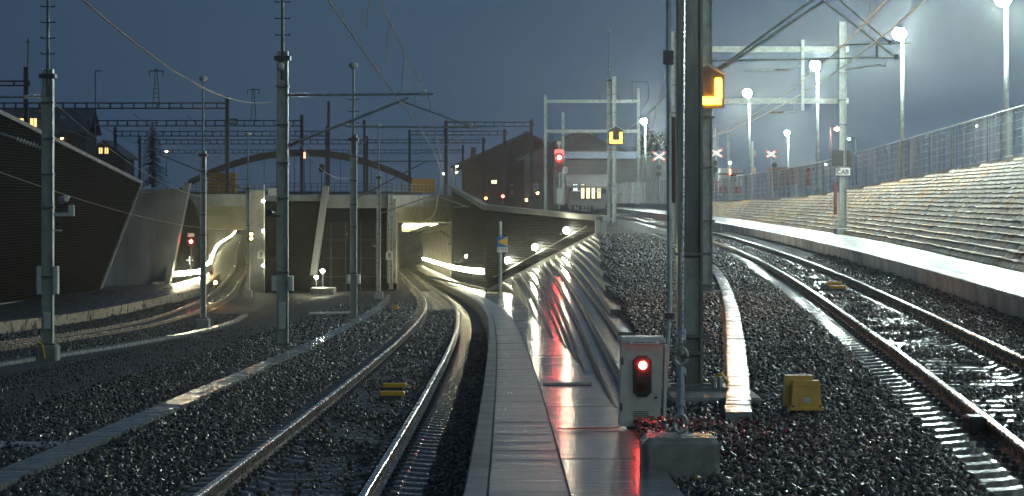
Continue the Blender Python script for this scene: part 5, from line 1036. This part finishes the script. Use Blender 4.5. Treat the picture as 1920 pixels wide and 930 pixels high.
t = thing('red_shed', 'dull red container shed behind the fence left of the CAB mast', 'building', W(1487, 350, 262)); MB().box(W(1487, 331, 262) + Vector((0, 3, 0)), (4.3, 6, 2.)).build('walls', M('dull_red_sheet', (.28, .05, .04), .6, var=.2), t); MB().box(W(1487, 317, 261.6) + Vector((0, 3, 0)), (4.6, 6.4, .25)).build('roof', M('red_roof_sheet', (.22, .045, .035), .6), t)
t = thing('white_hut', 'small white hut with red base behind the crossing', 'building', W(1372, 368, 275)); MB().box(W(1372, 340, 275) + Vector((0, 2, 0)), (2.6, 4, 3.)).build('walls', WHITE, t); MB().box(W(1372, 356, 274.6) + Vector((0, 2, 0)), (2.8, 4.2, .8)).build('base', REDP, t); MB().box(W(1375, 333, 274.8), (.7, .1, .9)).build('window', M('dark_glass', (.02, .03, .04), .1), t); MB().box(W(1372, 326, 274.8) + Vector((0, 2, 0)), (2.9, 4.4, .2)).build('roof', CONC_D, t)
# timber arch behind the bridge
def arch():
    Y = 300; t = thing('timber_arch', 'low brown timber arch spanning behind the road bridge', 'bridge', W(565, 345, Y)); m = MB(); pu = []; pl = []
    for k in range(31): f = k / 30; px = lerp(352, 782, f); s = 1 - (2 * f - 1) ** 2; pu.append((px, 338 - 58 * s)); pl.append((px, 338 - 58 * s + 13))
    for (a, b) in zip(range(30), range(1, 31)): m.prism([W(*pl[a], Y), W(*pl[b], Y), W(*pu[b], Y), W(*pu[a], Y)], (0, .5, 0))
    m.build('arch_rib', M('brown_timber', (.075, .055, .045), .7, var=.3, sc=.8), t); m = MB()
    for k in range(2, 29, 2): MB().tube([W(*pl[k], Y + .2), W(pl[k][0], 362, Y + .2)], .04, 5).build('hanger', DSTEEL, t)
    MB().box(W(567, 362, Y + .3), (30, 1.5, .35)).build('deck', DSTEEL, t)
arch()
for (x0, x1, y0_, y1_, Y, lab) in ((390, 441, 324, 361, 242, 'orange yellow container panel on the bridge above the left tunnel'), (772, 816, 335, 361, 246, 'orange yellow container panel on the bridge above the middle tunnel')):
    t = thing('container', lab, 'container', W((x0 + x1) / 2, y1_, Y)); OR = M('dull_orange_sheet', (.30, .16, .02), .6, var=.2, sc=.8); MB().box(W((x0 + x1) / 2, (y0_ + y1_) / 2, Y) + Vector((0, .9, 0)), ((x1 - x0) / F * Y, 1.8, (y1_ - y0_) / F * Y)).build('shell', OR, t); m = MB()
    for k in range(9): x = lerp(x0 + 1, x1 - 1, k / 8); m.box(W(x, (y0_ + y1_) / 2, Y - .03), (.08, .06, (y1_ - y0_) / F * Y))
    m.build('ribs', OR, t)
def spruce(px, top, base, y, r, label, seed):
    rg = random.Random(seed); b = W(px, base, y); h = WZ(top, y) - b.z; t = thing('spruce_tree', label, 'tree', b); MB().tube([b, b + Vector((0, 0, h * .95))], [.22, .03], 7).build('trunk', WOOD, t); m = MB()
    lv = 26
    for i in range(lv):
        f = i / lv; z = h * (.08 + .9 * f); rad = r * (1 - f) ** .85 * rg.uniform(.75, 1.15) + .1
        for k in range(11):
            a = rg.uniform(0, 6.28); L = rad * rg.uniform(.6, 1.1); d = Vector((math.cos(a), math.sin(a), 0)); s = Vector((-d.y, d.x, 0)); p0 = b + Vector((0, 0, z))
            for q in range(5):
                g = .2 + .8 * q / 4; c = p0 + d * L * g + Vector((0, 0, -.35 * L * g)); w = .28 * (1.2 - g * .6) * rg.uniform(.7, 1.3)
                for e in (-1, 1): m.add([c, c + s * e * w + d * .12 + Vector((0, 0, -.1 - .1 * rg.random())), c + d * .3 + Vector((0, 0, -.12))], [(0, 1, 2)])
    m.build('crown', M('spruce_needles', (.035, .05, .035), .7, var=.4, sc=1), t)
spruce(286, 222, 352, 340, 2.4, 'dark pointed spruce tree behind the left gantries', 3)
def tree(px, top, base, y, r, label, seed):
    rg = random.Random(seed); b = W(px, base, y); h = WZ(top, y) - b.z; t = thing('leafy_tree', label, 'tree', b); m = MB(); m.tube([b, b + Vector((.1, 0, h * .5)), b + Vector((0, 0, h * .8))], [.3, .2, .06], 7)
    tips = []
    for k in range(9): a = rg.uniform(0, 6.28); p = b + Vector((0, 0, h * rg.uniform(.4, .65))); q = p + Vector((math.cos(a) * r * .7, math.sin(a) * r * .7, h * rg.uniform(.1, .3))); m.tube([p, q], [.1, .02], 5); tips.append(q)
    m.build('trunk', WOOD, t); m = MB()
    for k in range(900):
        c = rg.choice(tips) + Vector((rg.gauss(0, r * .33), rg.gauss(0, r * .33), rg.gauss(0, h * .1))); n1 = Vector((rg.gauss(0, 1), rg.gauss(0, 1), rg.gauss(0, 1))).normalized() * .28; n2 = Vector((rg.gauss(0, 1), rg.gauss(0, 1), rg.gauss(0, 1))).normalized() * .2; m.add([c - n1, c + n2, c + n1, c - n2], [(0, 1, 2, 3)])
    m.build('crown', M('dull_leaves', (.05, .07, .04), .6, var=.4, sc=1), t)
tree(1222, 250, 340, 360, 2.2, 'hazy leafy tree behind the first floodlight mast', 5)
t = thing('distance_marker', 'low board lettered N 222 at the platform end', 'sign', W(1090, 395, 262)); MB().cbox(W(1092, 391, 262), (2.4, .06, .7), .02).build('plate', DSTEEL, t); text(t, 'N 222', .7, W(1092, 391, 261.95), OFFW)

# ------------------------------------------------------------------ the damp evening air
hz = MB().box((0, 490, -1), (740, 1050, 33)); hm = bpy.data.materials.new('damp_air'); hm.use_nodes = True; T = hm.node_tree; T.nodes.remove(T.nodes['Principled BSDF'])
pv = T.nodes.new('ShaderNodeVolumePrincipled'); pv.inputs['Color'].default_value = (.9, .95, 1, 1); pv.inputs['Density'].default_value = HAZE; pv.inputs['Anisotropy'].default_value = .93
T.links.new(pv.outputs[0], T.nodes['Material Output'].inputs['Volume']); ho = hz.build('haze', hm); tag(ho, 'thin damp evening air over the whole yard', kind='stuff')
